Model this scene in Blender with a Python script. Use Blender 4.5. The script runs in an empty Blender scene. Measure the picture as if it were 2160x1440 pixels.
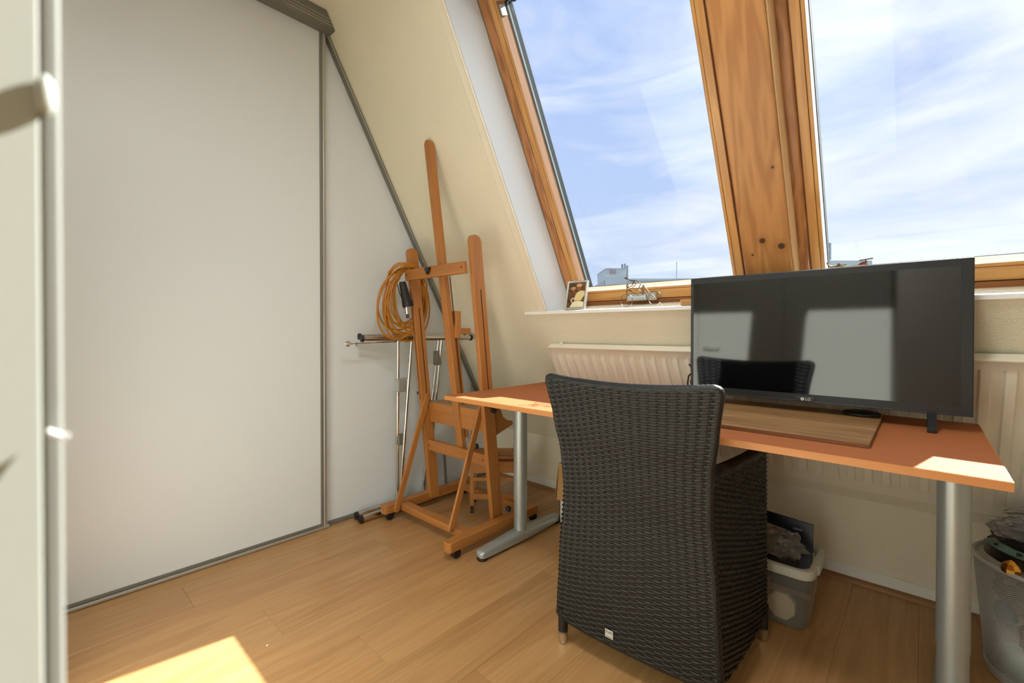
import bpy, bmesh, math, random
from math import sin, cos, tan, pi, radians, atan2, sqrt
from mathutils import Vector, Matrix, Euler

random.seed(7)
scene = bpy.context.scene
COL = scene.collection

# ------------------------------------------------------------------ camera
cam_d = bpy.data.cameras.new('camera')
cam_d.sensor_width = 36.0
cam_d.lens = 943.0 / 2160.0 * 36.0
cam_d.shift_y = -13.7 / 2160.0
cam_d.clip_start = 0.01
cam_d.clip_end = 500
cam_d.dof.use_dof = True
cam_d.dof.focus_distance = 1.9
cam_d.dof.aperture_fstop = 8.0
cam = bpy.data.objects.new('camera', cam_d)
COL.objects.link(cam)
cam.location = (0, 0, 1.0)
cam.rotation_euler = (radians(90 - 0.47), 0, radians(42.56))
scene.camera = cam

# ------------------------------------------------------------------ sky, sun, exposure
SUN_TO = Vector((0.224, 1.0, 0.90)).normalized()
SKY_STRENGTH = 0.93
SUN_STRENGTH = 13.8
scene.view_settings.view_transform = 'Standard'
scene.view_settings.look = 'None'
scene.view_settings.gamma = 1.0
scene.view_settings.use_curve_mapping = False
scene.view_settings.exposure = 0.60

world = bpy.data.worlds.new('sky')
scene.world = world
world.use_nodes = True
wn = world.node_tree.nodes
wl = world.node_tree.links
for n in list(wn):
    wn.remove(n)
def N(tree_nodes, typ, **kw):
    n = tree_nodes.new(typ)
    for k, v in kw.items():
        setattr(n, k, v)
    return n
w_out = N(wn, 'ShaderNodeOutputWorld')
w_bg = N(wn, 'ShaderNodeBackground')
w_bg.inputs['Strength'].default_value = SKY_STRENGTH
w_tc = N(wn, 'ShaderNodeTexCoord')
w_sep = N(wn, 'ShaderNodeSeparateXYZ')
wl.new(w_tc.outputs['Generated'], w_sep.inputs[0])
w_ramp = N(wn, 'ShaderNodeValToRGB')
w_ramp.color_ramp.elements[0].position = 0.0
w_ramp.color_ramp.elements[0].color = (0.30, 0.29, 0.27, 1)
w_ramp.color_ramp.elements[1].position = 1.0
w_ramp.color_ramp.elements[1].color = (0.26, 0.37, 0.66, 1)
for p, c in ((0.49, (0.30, 0.29, 0.27, 1)), (0.505, (0.50, 0.58, 0.70, 1)), (0.60, (0.43, 0.53, 0.74, 1)), (0.80, (0.34, 0.45, 0.74, 1))):
    e = w_ramp.color_ramp.elements.new(p)
    e.color = c
w_map0 = N(wn, 'ShaderNodeMath', operation='MULTIPLY_ADD')
w_map0.inputs[1].default_value = 0.5
w_map0.inputs[2].default_value = 0.5
wl.new(w_sep.outputs['Z'], w_map0.inputs[0])
wl.new(w_map0.outputs[0], w_ramp.inputs[0])
# streaky high cloud, flattened along the horizon
w_mp = N(wn, 'ShaderNodeMapping')
w_mp.inputs['Scale'].default_value = (2.2, 2.2, 9.0)
w_mp.inputs['Location'].default_value = (0.35, 0.2, 0.4)
w_mp.inputs['Rotation'].default_value = (0.0, radians(-9), 0)
wl.new(w_tc.outputs['Generated'], w_mp.inputs[0])
w_no = N(wn, 'ShaderNodeTexNoise')
w_no.inputs['Scale'].default_value = 1.15
w_no.inputs['Detail'].default_value = 8
w_no.inputs['Roughness'].default_value = 0.55
w_no.inputs['Distortion'].default_value = 0.5
wl.new(w_mp.outputs[0], w_no.inputs[0])
w_cr = N(wn, 'ShaderNodeValToRGB')
w_cr.color_ramp.elements[0].position = 0.36
w_cr.color_ramp.elements[1].position = 0.68
# more cloud towards the sun's side of the sky
w_dot = N(wn, 'ShaderNodeVectorMath', operation='DOT_PRODUCT')
w_dot.inputs[1].default_value = Vector((0.55, 0.80, 0.22)).normalized()
wl.new(w_tc.outputs['Generated'], w_dot.inputs[0])
w_sc = N(wn, 'ShaderNodeMapRange')
w_sc.inputs['From Min'].default_value = 0.45
w_sc.inputs['From Max'].default_value = 1.0
w_sc.inputs['To Min'].default_value = -0.08
w_sc.inputs['To Max'].default_value = 0.30
wl.new(w_dot.outputs['Value'], w_sc.inputs['Value'])
w_add = N(wn, 'ShaderNodeMath', operation='ADD')
wl.new(w_no.outputs['Fac'], w_add.inputs[0])
wl.new(w_sc.outputs[0], w_add.inputs[1])
wl.new(w_add.outputs[0], w_cr.inputs[0])
w_mix = N(wn, 'ShaderNodeMix', data_type='RGBA')
w_mix.inputs[7].default_value = (0.74, 0.78, 0.84, 1)
wl.new(w_cr.outputs[0], w_mix.inputs[0])
wl.new(w_ramp.outputs[0], w_mix.inputs[6])
# clouds only above the horizon
w_gt = N(wn, 'ShaderNodeMath', operation='GREATER_THAN')
w_gt.inputs[1].default_value = 0.0
wl.new(w_sep.outputs['Z'], w_gt.inputs[0])
w_mix2 = N(wn, 'ShaderNodeMix', data_type='RGBA')
wl.new(w_gt.outputs[0], w_mix2.inputs[0])
wl.new(w_ramp.outputs[0], w_mix2.inputs[6])
wl.new(w_mix.outputs[2], w_mix2.inputs[7])
wl.new(w_mix2.outputs[2], w_bg.inputs['Color'])
wl.new(w_bg.outputs[0], w_out.inputs[0])

sun_d = bpy.data.lights.new('sun', 'SUN')
sun_d.energy = SUN_STRENGTH
sun_d.angle = radians(0.6)
sun_d.color = (1.0, 0.975, 0.94)
sun = bpy.data.objects.new('sun', sun_d)
COL.objects.link(sun)
sun.location = SUN_TO * 30
sun.rotation_euler = SUN_TO.to_track_quat('Z', 'Y').to_euler()

# unseen fill lamps added to room and hall (bodies are built further down)
ROOM_FILL = (-0.45, 0.42, 2.50)
HALL_FILL = (-0.75, -1.12, 2.48)
for nm, loc, pw, rad in (('room_fill_light', ROOM_FILL, 11.5, 0.34), ('hall_fill_light', HALL_FILL, 30.0, 0.30)):
    ld = bpy.data.lights.new(nm, 'AREA')
    ld.shape = 'DISK'; ld.size = rad; ld.energy = pw; ld.color = (0.97, 0.985, 0.97)
    lo = bpy.data.objects.new(nm, ld); COL.objects.link(lo)
    lo.location = loc

# ------------------------------------------------------------------ colour and material helpers
def lin(c):
    return c / 12.92 if c <= 0.04045 else ((c + 0.055) / 1.055) ** 2.4
def rgb(r, g, b):
    return (lin(r / 255), lin(g / 255), lin(b / 255), 1.0)

def new_mat(name):
    m = bpy.data.materials.new(name)
    m.use_nodes = True
    nt = m.node_tree
    b = nt.nodes['Principled BSDF']
    return m, nt.nodes, nt.links, b

def plain(name, col, rough=0.5, metal=0.0, var=0.0, vscale=6.0, bump=0.0, bscale=80.0, spec=0.5, coat=0.0, ior=1.5):
    m, n, l, b = new_mat(name)
    b.inputs['Base Color'].default_value = col
    b.inputs['Roughness'].default_value = rough
    b.inputs['Metallic'].default_value = metal
    b.inputs['Specular IOR Level'].default_value = spec
    b.inputs['IOR'].default_value = ior
    if coat:
        b.inputs['Coat Weight'].default_value = coat
        b.inputs['Coat Roughness'].default_value = 0.1
    tc = n.new('ShaderNodeTexCoord')
    if var:
        no = n.new('ShaderNodeTexNoise')
        no.inputs['Scale'].default_value = vscale
        no.inputs['Detail'].default_value = 5
        l.new(tc.outputs['Object'], no.inputs['Vector'])
        mx = n.new('ShaderNodeMix'); mx.data_type = 'RGBA'
        mx.inputs[6].default_value = tuple(c * (1 - var) for c in col[:3]) + (1,)
        mx.inputs[7].default_value = tuple(min(1, c * (1 + var)) for c in col[:3]) + (1,)
        l.new(no.outputs['Fac'], mx.inputs[0])
        l.new(mx.outputs[2], b.inputs['Base Color'])
    if bump:
        nb = n.new('ShaderNodeTexNoise')
        nb.inputs['Scale'].default_value = bscale
        nb.inputs['Detail'].default_value = 4
        l.new(tc.outputs['Object'], nb.inputs['Vector'])
        bp = n.new('ShaderNodeBump')
        bp.inputs['Strength'].default_value = bump
        bp.inputs['Distance'].default_value = 0.004
        l.new(nb.outputs['Fac'], bp.inputs['Height'])
        l.new(bp.outputs[0], b.inputs['Normal'])
    return m

def wood(name, light, dark, rot=(0, 0, 0), stretch=14.0, scale=9.0, rough=0.4, contrast=1.0, rings=0.5, per_object=False, coat=0.0, knots=None, bump=0.05):
    """grain runs along local X after the mapping rotation"""
    m, n, l, b = new_mat(name)
    b.inputs['Roughness'].default_value = rough
    if coat:
        b.inputs['Coat Weight'].default_value = coat
        b.inputs['Coat Roughness'].default_value = 0.25
    tc = n.new('ShaderNodeTexCoord')
    mp = n.new('ShaderNodeMapping')
    mp.vector_type = 'POINT'
    mp.inputs['Rotation'].default_value = rot
    src = tc.outputs['Object']
    if per_object:
        oi = n.new('ShaderNodeObjectInfo')
        cb = n.new('ShaderNodeCombineXYZ')
        mu = n.new('ShaderNodeMath'); mu.operation = 'MULTIPLY'; mu.inputs[1].default_value = 37.0
        l.new(oi.outputs['Random'], mu.inputs[0])
        for k in range(3):
            l.new(mu.outputs[0], cb.inputs[k])
        ad = n.new('ShaderNodeVectorMath'); ad.operation = 'ADD'
        l.new(src, ad.inputs[0]); l.new(cb.outputs[0], ad.inputs[1])
        src = ad.outputs[0]
    l.new(src, mp.inputs['Vector'])
    mp2 = n.new('ShaderNodeMapping')
    mp2.inputs['Scale'].default_value = (1.0 / stretch * scale, scale, scale)
    l.new(mp.outputs[0], mp2.inputs['Vector'])
    # slow warp, then ring bands
    no = n.new('ShaderNodeTexNoise')
    no.inputs['Scale'].default_value = 1.0
    no.inputs['Detail'].default_value = 3
    no.inputs['Roughness'].default_value = 0.5
    l.new(mp2.outputs[0], no.inputs['Vector'])
    fac = no.outputs['Fac']
    ringv = n.new('ShaderNodeMath'); ringv.operation = 'MULTIPLY'; ringv.inputs[1].default_value = 46.0
    l.new(fac, ringv.inputs[0])
    sn = n.new('ShaderNodeMath'); sn.operation = 'SINE'
    l.new(ringv.outputs[0], sn.inputs[0])
    rg = n.new('ShaderNodeMapRange')
    rg.inputs['From Min'].default_value = -1; rg.inputs['From Max'].default_value = 1
    l.new(sn.outputs[0], rg.inputs['Value'])
    # fine fibres
    mp3 = n.new('ShaderNodeMapping')
    mp3.inputs['Scale'].default_value = (scale * 0.5, scale * 22, scale * 22)
    l.new(mp.outputs[0], mp3.inputs['Vector'])
    nf = n.new('ShaderNodeTexNoise')
    nf.inputs['Scale'].default_value = 1.0
    nf.inputs['Detail'].default_value = 4
    l.new(mp3.outputs[0], nf.inputs['Vector'])
    mxa = n.new('ShaderNodeMix'); mxa.data_type = 'FLOAT'
    mxa.inputs[0].default_value = 1 - rings
    l.new(rg.outputs[0], mxa.inputs[2]); l.new(nf.outputs['Fac'], mxa.inputs[3])
    mxb = n.new('ShaderNodeMix'); mxb.data_type = 'FLOAT'
    mxb.inputs[0].default_value = 0.45
    l.new(mxa.outputs[0], mxb.inputs[2]); l.new(fac, mxb.inputs[3])
    cr = n.new('ShaderNodeMapRange')
    cr.inputs['From Min'].default_value = 0.5 - 0.25 / contrast
    cr.inputs['From Max'].default_value = 0.5 + 0.25 / contrast
    l.new(mxb.outputs[0], cr.inputs['Value'])
    val = cr.outputs[0]
    mx = n.new('ShaderNodeMix'); mx.data_type = 'RGBA'
    mx.inputs[6].default_value = dark
    mx.inputs[7].default_value = light
    l.new(val, mx.inputs[0])
    col = mx.outputs[2]
    if knots:
        for (kx, ky, kz, kr) in knots:
            vd = n.new('ShaderNodeVectorMath'); vd.operation = 'DISTANCE'
            vd.inputs[1].default_value = (kx, ky, kz)
            l.new(tc.outputs['Object'], vd.inputs[0])
            kr_n = n.new('ShaderNodeMapRange')
            kr_n.inputs['From Min'].default_value = kr * 0.75
            kr_n.inputs['From Max'].default_value = kr * 1.15
            kr_n.inputs['To Min'].default_value = 1; kr_n.inputs['To Max'].default_value = 0
            l.new(vd.outputs['Value'], kr_n.inputs['Value'])
            kh = n.new('ShaderNodeMapRange')
            kh.inputs['From Min'].default_value = kr
            kh.inputs['From Max'].default_value = kr * 3.2
            kh.inputs['To Min'].default_value = 0.45; kh.inputs['To Max'].default_value = 0
            l.new(vd.outputs['Value'], kh.inputs['Value'])
            k0 = n.new('ShaderNodeMix'); k0.data_type = 'RGBA'
            k0.inputs[7].default_value = tuple(c * 0.75 for c in dark[:3]) + (1,)
            l.new(kh.outputs[0], k0.inputs[0]); l.new(col, k0.inputs[6])
            k1 = n.new('ShaderNodeMix'); k1.data_type = 'RGBA'
            k1.inputs[7].default_value = rgb(70, 38, 24)
            l.new(kr_n.outputs[0], k1.inputs[0]); l.new(k0.outputs[2], k1.inputs[6])
            col = k1.outputs[2]
    if per_object:
        hv = n.new('ShaderNodeHueSaturation')
        vm = n.new('ShaderNodeMapRange')
        vm.inputs['To Min'].default_value = 0.96; vm.inputs['To Max'].default_value = 1.04
        l.new(oi.outputs['Random'], vm.inputs['Value'])
        l.new(vm.outputs[0], hv.inputs['Value'])
        l.new(col, hv.inputs['Color'])
        col = hv.outputs[0]
    l.new(col, b.inputs['Base Color'])
    if bump:
        bp = n.new('ShaderNodeBump')
        bp.inputs['Strength'].default_value = bump
        bp.inputs['Distance'].default_value = 0.002
        l.new(nf.outputs['Fac'], bp.inputs['Height'])
        l.new(bp.outputs[0], b.inputs['Normal'])
    return m

def glassy(name, tint=(0.93, 0.95, 0.96, 1), rough=0.02, fres=1.5, haze=0.0, hazecol=(0.8, 0.85, 0.9, 1), grain=0.0):
    m, n, l, b = new_mat(name)
    n.remove(b)
    out = n['Material Output']
    tr = n.new('ShaderNodeBsdfTransparent'); tr.inputs[0].default_value = tint
    gl = n.new('ShaderNodeBsdfGlossy'); gl.inputs['Roughness'].default_value = rough
    fr = n.new('ShaderNodeFresnel'); fr.inputs['IOR'].default_value = fres
    mx = n.new('ShaderNodeMixShader')
    l.new(fr.outputs[0], mx.inputs[0]); l.new(tr.outputs[0], mx.inputs[1]); l.new(gl.outputs[0], mx.inputs[2])
    last = mx.outputs[0]
    if haze:
        df = n.new('ShaderNodeBsdfTranslucent'); df.inputs[0].default_value = hazecol
        d2 = n.new('ShaderNodeBsdfDiffuse'); d2.inputs[0].default_value = hazecol
        m0 = n.new('ShaderNodeMixShader'); m0.inputs[0].default_value = 0.5
        l.new(df.outputs[0], m0.inputs[1]); l.new(d2.outputs[0], m0.inputs[2])
        m2 = n.new('ShaderNodeMixShader'); m2.inputs[0].default_value = haze
        if grain:
            tc = n.new('ShaderNodeTexCoord')
            no = n.new('ShaderNodeTexNoise'); no.inputs['Scale'].default_value = 9; no.inputs['Detail'].default_value = 8
            no.inputs['Roughness'].default_value = 0.7
            l.new(tc.outputs['Object'], no.inputs[0])
            mr = n.new('ShaderNodeMapRange')
            mr.inputs['From Min'].default_value = 0.35; mr.inputs['From Max'].default_value = 0.75
            mr.inputs['To Min'].default_value = max(0, haze - grain); mr.inputs['To Max'].default_value = haze + grain
            l.new(no.outputs[0], mr.inputs['Value']); l.new(mr.outputs[0], m2.inputs[0])
        l.new(last, m2.inputs[1]); l.new(m0.outputs[0], m2.inputs[2])
        last = m2.outputs[0]
    l.new(last, out.inputs['Surface'])
    return m

M = {}
RZ90 = (0, 0, radians(90))
M['wall'] = plain('beige_stucco', rgb(237, 230, 207), 0.9, var=0.05, vscale=3.0, bump=0.55, bscale=170, spec=0.2)
M['ceiling'] = plain('ceiling_paint', rgb(236, 230, 216), 0.9, spec=0.2)
M['hall'] = plain('hall_paint', rgb(205, 203, 196), 0.9, spec=0.2)
M['white_paint'] = plain('white_gloss_paint', rgb(240, 240, 236), 0.35, var=0.02)
M['reveal'] = plain('white_reveal_panel', rgb(224, 233, 242), 0.45)
M['bead'] = plain('cream_corner_bead', rgb(241, 233, 214), 0.6)
M['panel'] = plain('wardrobe_melamine', rgb(221, 226, 229), 0.42, var=0.015, vscale=2.0)
M['alu'] = plain('brushed_aluminium', rgb(186, 186, 180), 0.36, metal=0.55)
M['alu_dark'] = plain('dark_aluminium', rgb(128, 126, 118), 0.45, metal=0.4)  # darker aluminium for rails, profiles and fittings
M['silver'] = plain('silver_powder_coat', rgb(172, 180, 180), 0.36, metal=0.55, var=0.03, vscale=200)
M['chrome'] = plain('chrome', rgb(215, 215, 212), 0.09, metal=1.0)
M['black_plastic'] = plain('black_plastic', rgb(26, 26, 27), 0.42)
M['black_gloss'] = plain('black_gloss_plastic', rgb(40, 42, 45), 0.3)
M['radiator'] = plain('cream_radiator_enamel', rgb(243, 237, 220), 0.38)
M['floor'] = wood('oak_laminate', rgb(198, 155, 104), rgb(158, 113, 67), rot=RZ90, stretch=12, scale=9.0, rough=0.33, contrast=0.95, rings=0.22, per_object=True, bump=0.02)
M['floor_gap'] = plain('floor_joint', rgb(132, 98, 62), 0.8)
M['quarter'] = wood('quarter_round_oak', rgb(166, 122, 76), rgb(120, 82, 48), stretch=20, scale=8, rough=0.5)
M['desk'] = wood('cherry_laminate', rgb(180, 112, 68), rgb(168, 98, 56), stretch=20, scale=6, rough=0.75, contrast=0.6, rings=0.2, bump=0.0)
M['desk'].node_tree.nodes['Principled BSDF'].inputs['Specular IOR Level'].default_value = 0.25
M['desk_edge'] = wood('beech_edge_band', rgb(204, 140, 80), rgb(190, 120, 62), stretch=22, scale=9, rough=0.45, contrast=0.6, rings=0.2, bump=0.0)
M['board'] = wood('oak_board', rgb(190, 150, 102), rgb(116, 82, 48), stretch=10, scale=9, rough=0.42, contrast=1.0, rings=0.30, per_object=False, bump=0.02)
M['board_edge'] = wood('plywood_edge', rgb(150, 96, 54), rgb(84, 50, 28), stretch=40, scale=30, rough=0.6, rings=0.2)
EA_L, EA_D = rgb(190, 129, 66), rgb(156, 96, 42)
M['easel_x'] = wood('oiled_beech_x', EA_L, EA_D, rot=(0, 0, 0), stretch=18, scale=9, rough=0.42, contrast=0.7, rings=0.3)
M['easel_y'] = wood('oiled_beech_y', EA_L, EA_D, rot=RZ90, stretch=18, scale=9, rough=0.42, contrast=0.7, rings=0.3)
M['easel_z'] = wood('oiled_beech_z', EA_L, EA_D, rot=(0, radians(90), 0), stretch=18, scale=9, rough=0.42, contrast=0.7, rings=0.3)
M['slot'] = plain('dark_groove', rgb(70, 40, 18), 0.8)

# ------------------------------------------------------------------ mesh builder
class MB:
    def __init__(self):
        self.v = []; self.f = []
    def add(self, vs, fs):
        o = len(self.v)
        self.v += [Vector(p) for p in vs]
        self.f += [tuple(i + o for i in q) for q in fs]
        return self
    def box(self, x0, x1, y0, y1, z0, z1, fn=None):
        vs = [(x, y, z) for x in (x0, x1) for y in (y0, y1) for z in (z0, z1)]
        if fn: vs = [fn(*p) for p in vs]
        return self.add(vs, [(0, 1, 3, 2), (4, 6, 7, 5), (0, 4, 5, 1), (2, 3, 7, 6), (0, 2, 6, 4), (1, 5, 7, 3)])
    def bar(self, p, q, w, t, side=(1, 0, 0)):
        """rectangular bar p->q, width w along 'side', thickness t across"""
        p = Vector(p); q = Vector(q); d = (q - p).normalized()
        s = Vector(side); s = (s - d * s.dot(d)).normalized(); u = d.cross(s)
        vs = []
        for e in (p, q):
            for a in (-1, 1):
                for b in (-1, 1):
                    vs.append(e + s * (a * w / 2) + u * (b * t / 2))
        return self.add(vs, [(0, 1, 3, 2), (4, 6, 7, 5), (0, 4, 5, 1), (2, 3, 7, 6), (0, 2, 6, 4), (1, 5, 7, 3)])
    def prism(self, pts, vec):
        pts = [Vector(p) for p in pts]; vec = Vector(vec); k = len(pts)
        vs = pts + [p + vec for p in pts]
        fs = [tuple(range(k))[::-1], tuple(range(k, 2 * k))]
        fs += [(i, (i + 1) % k, (i + 1) % k + k, i + k) for i in range(k)]
        return self.add(vs, fs)
    def tube(self, pts, r, seg=8, closed=False, radii=None):
        pts = [Vector(p) for p in pts]; k = len(pts)
        vs = []; prev = None
        for i, p in enumerate(pts):
            if closed:
                d = pts[(i + 1) % k] - pts[i - 1]
            else:
                d = pts[min(i + 1, k - 1)] - pts[max(i - 1, 0)]
            if d.length < 1e-9: d = Vector((0, 0, 1))
            d.normalize()
            if prev is None:
                a = Vector((0, 0, 1)) if abs(d.z) < 0.9 else Vector((1, 0, 0))
                s = d.cross(a).normalized()
            else:
                s = (prev - d * prev.dot(d))
                s = s.normalized() if s.length > 1e-6 else d.orthogonal().normalized()
            prev = s; u = d.cross(s)
            rr = radii[i] if radii else r
            for j in range(seg):
                an = 2 * pi * j / seg
                vs.append(p + s * (rr * cos(an)) + u * (rr * sin(an)))
        fs = []
        n = k if closed else k - 1
        for i in range(n):
            i2 = (i + 1) % k
            for j in range(seg):
                j2 = (j + 1) % seg
                fs.append((i * seg + j, i * seg + j2, i2 * seg + j2, i2 * seg + j))
        if not closed:
            fs.append(tuple(range(seg))[::-1]); fs.append(tuple((k - 1) * seg + j for j in range(seg)))
        return self.add(vs, fs)
    def cyl(self, p, q, r, seg=16, r2=None):
        return self.tube([p, q], r, seg, radii=[r, r if r2 is None else r2])
    def lathe(self, c, prof, seg=24, axis='z'):
        """prof: list of (radius, height)"""
        c = Vector(c); vs = []; k = len(prof)
        for r, h in prof:
            for j in range(seg):
                a = 2 * pi * j / seg
                if axis == 'z': vs.append(c + Vector((r * cos(a), r * sin(a), h)))
                elif axis == 'y': vs.append(c + Vector((r * cos(a), h, r * sin(a))))
                else: vs.append(c + Vector((h, r * cos(a), r * sin(a))))
        fs = []
        for i in range(k - 1):
            for j in range(seg):
                j2 = (j + 1) % seg
                fs.append((i * seg + j, i * seg + j2, (i + 1) * seg + j2, (i + 1) * seg + j))
        fs.append(tuple(range(seg))[::-1]); fs.append(tuple((k - 1) * seg + j for j in range(seg)))
        return self.add(vs, fs)
    def grid(self, nu, nv, fn, closed_u=False):
        vs = [fn(i / (nu if closed_u else nu - 1), j / (nv - 1)) for j in range(nv) for i in range(nu)]
        fs = []
        for j in range(nv - 1):
            for i in range(nu if closed_u else nu - 1):
                i2 = (i + 1) % nu
                fs.append((j * nu + i, j * nu + i2, (j + 1) * nu + i2, (j + 1) * nu + i))
        return self.add(vs, fs)
    def build(self, name, mat, parent=None, bevel=0.0, smooth=False, angle=40, seg=2, fix=True, kind=None):
        me = bpy.data.meshes.new(name)
        me.from_pydata([tuple(p) for p in self.v], [], self.f)
        bm = bmesh.new(); bm.from_mesh(me)
        if fix: bmesh.ops.recalc_face_normals(bm, faces=bm.faces)
        if smooth:
            for f in bm.faces: f.smooth = True
            lim = radians(angle)
            for e in bm.edges:
                if len(e.link_faces) == 2 and e.calc_face_angle(0) > lim: e.smooth = False
        bm.to_mesh(me); bm.free()
        me.materials.append(mat)
        o = bpy.data.objects.new(name, me)
        COL.objects.link(o)
        if bevel:
            md = o.modifiers.new('bevel', 'BEVEL'); md.width = bevel; md.segments = seg
            md.limit_method = 'ANGLE'; md.angle_limit = radians(30)
            if not smooth:
                for pl in me.polygons: pl.use_smooth = False
        if parent: attach(o, parent)
        if kind: o['kind'] = kind
        return o

def root_world(o):
    m = Vector((0, 0, 0))
    while o is not None:
        m = m + o.location; o = o.parent
    return m
def attach(o, parent):
    o.parent = parent
    r = parent
    while r.parent is not None: r = r.parent
    # meshes are modelled in room coordinates; only the thing's Empty carries an offset
    if parent.parent is None:
        o.matrix_parent_inverse = Matrix.Translation(-parent.location)
    else:
        o.matrix_parent_inverse = Matrix.Identity(4)

def thing(name, label, cat, loc=(0, 0, 0), group=None, kind=None):
    o = bpy.data.objects.new(name, None)
    COL.objects.link(o)
    o.location = loc
    o.empty_display_size = 0.05
    o['label'] = label; o['category'] = cat
    if group: o['group'] = group
    if kind: o['kind'] = kind
    return o
def tag(o, label, cat, kind=None, group=None):
    o['label'] = label; o['category'] = cat
    if kind: o['kind'] = kind
    if group: o['group'] = group
    return o
def text_mesh(body, size, mat, name, parent, origin, xdir, ydir, depth=0.0004, align='CENTER'):
    cu = bpy.data.curves.new(name, 'FONT')
    cu.body = body; cu.size = size; cu.extrude = depth; cu.align_x = align; cu.align_y = 'CENTER'
    tmp = bpy.data.objects.new(name + '_tmp', cu)
    COL.objects.link(tmp)
    bpy.context.view_layer.update()
    me = bpy.data.meshes.new_from_object(tmp.evaluated_get(bpy.context.evaluated_depsgraph_get()))
    bpy.data.objects.remove(tmp)
    X = Vector(xdir).normalized(); Y = Vector(ydir).normalized(); Z = X.cross(Y)
    mat4 = Matrix((X, Y, Z)).transposed().to_4x4()
    mat4.translation = Vector(origin)
    me.transform(mat4)
    me.materials.clear(); me.materials.append(mat)
    o = bpy.data.objects.new(name, me)
    COL.objects.link(o)
    if parent: attach(o, parent)
    return o

# ------------------------------------------------------------------ the room's main dimensions
XW = -2.235            # wardrobe front
YK = 2.242             # foot of the knee wall
ZK = 0.333             # where the knee wall turns into the slope
TH = atan2(1.47 - 0.333, 2.242 - 1.62)
ZC = 2.58              # ceiling
CT, ST = cos(TH), sin(TH)
def S(x, s, d):        # slope coordinates: along the wall, up the slope, outwards
    return Vector((x, YK - s * CT + d * ST, ZK + s * ST + d * CT))
S_TOP = (ZC - ZK) / ST
YC = YK - S_TOP * CT
XR = 1.45              # right wall
WX0, WX1 = -1.43, 0.66 # window recess
WS0, WS1 = 0.862, 2.36
D_OUT = 0.34

# ------------------------------------------------------------------ structure
# floor: sub-floor and individual laminate planks
floor = MB().box(-2.9, XR + 0.1, -1.7, YK + 0.15, -0.08, -0.0095).build('floor', M['floor_gap'])
tag(floor, 'oak laminate plank floor of the attic room', 'floor', 'structure')
pw, plen = 0.193, 1.285
x = -2.32; row = 0
while x < XR:
    off = (row * 0.437) % 1.0 * plen
    y = -1.6 - off
    while y < YK + 0.1:
        y0, y1 = max(y, -1.6), min(y + plen, YK + 0.02)
        if y1 - y0 > 0.03:
            MB().box(x + 0.0002, x + pw - 0.0002, y0 + 0.0003, y1 - 0.0003, -0.009, 0.0).build('plank', M['floor'], floor, bevel=0.0004, seg=1)
        y += plen
    x += pw; row += 1

# window wall: knee wall + slope with the window recess
wm = MB()
wm.box(-2.4, XR + 0.1, YK, YK + 0.25, -0.05, ZK)
wm.prism([Vector((-2.4, YK, ZK)), Vector((-2.4, YK + 0.25, ZK)), S(-2.4, 0, D_OUT)], (XR + 2.5, 0, 0))
wm.box(-2.4, WX0, 0, S_TOP + 0.3, 0, D_OUT, S)
wm.box(WX1, XR + 0.1, 0, S_TOP + 0.3, 0, D_OUT, S)
wm.box(WX0, WX1, 0, WS0 - 0.10, 0, D_OUT, S)
wm.prism([S(WX0, WS0 - 0.10, 0), S(WX0, WS0, 0), S(WX0, WS0 - 0.098, D_OUT), S(WX0, WS0 - 0.10, D_OUT)], (WX1 - WX0, 0, 0))
wm.box(WX0, WX1, WS1, S_TOP + 0.3, 0, D_OUT, S)
wall_w = wm.build('wall_window', M['wall'])
tag(wall_w, 'beige textured sloping attic wall around the two roof windows', 'wall', 'structure')

ceil = MB().box(-2.4, XR + 0.1, -1.7, YC, ZC, ZC + 0.1).build('ceiling', M['ceiling'])
tag(ceil, 'cream painted flat attic ceiling above the wardrobe', 'ceiling', 'structure')
wl_ = MB().box(-2.95, -2.85, -1.7, YK + 0.25, -0.05, ZC).build('wall_left', M['wall'])
tag(wl_, 'plain wall hidden behind the sliding wardrobe', 'wall', 'structure')
wr = MB().box(XR, XR + 0.1, -1.7, YK + 0.25, -0.05, ZC).build('wall_right', M['wall'])
tag(wr, 'beige textured right hand wall of the room', 'wall', 'structure')
wb = MB()
wb.box(0.78, XR, -0.12, -0.02, -0.05, ZC)
wb.box(-0.135, 0.78, -0.12, -0.02, 2.12, ZC)
wb_o = wb.build('wall_back', M['hall'])
tag(wb_o, 'back wall with the doorway to the dim hall', 'wall', 'structure')
wp = MB().box(-2.85, -0.135, -0.62, -0.57, -0.05, ZC).build('wall_partition', M['hall'])
tag(wp, 'partition wall behind the built-in cupboard', 'wall', 'structure')
wh = MB().box(-2.85, XR, -1.7, -1.6, -0.05, ZC).build('wall_hall', M['hall'])
tag(wh, 'far wall of the hall behind the doorway', 'wall', 'structure')

# baseboard: white strip with an oak quarter round below
bb = thing('baseboard_window', 'white baseboard with oak quarter round along the window wall', 'baseboard', (-0.4, YK, 0), kind='structure')
MB().box(-2.23, XR, YK - 0.009, YK, 0.0, 0.058).build('baseboard_strip', M['white_paint'], bb, bevel=0.002)
q = [(-2.23, YK - 0.009, 0.0)] + [(-2.23, YK - 0.009 - 0.018 * cos(a), 0.018 * sin(a)) for a in [i * pi / 10 for i in range(6)]]
MB().prism(q, (XR + 2.23, 0, 0)).build('quarter_round', M['quarter'], bb, smooth=True)

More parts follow.
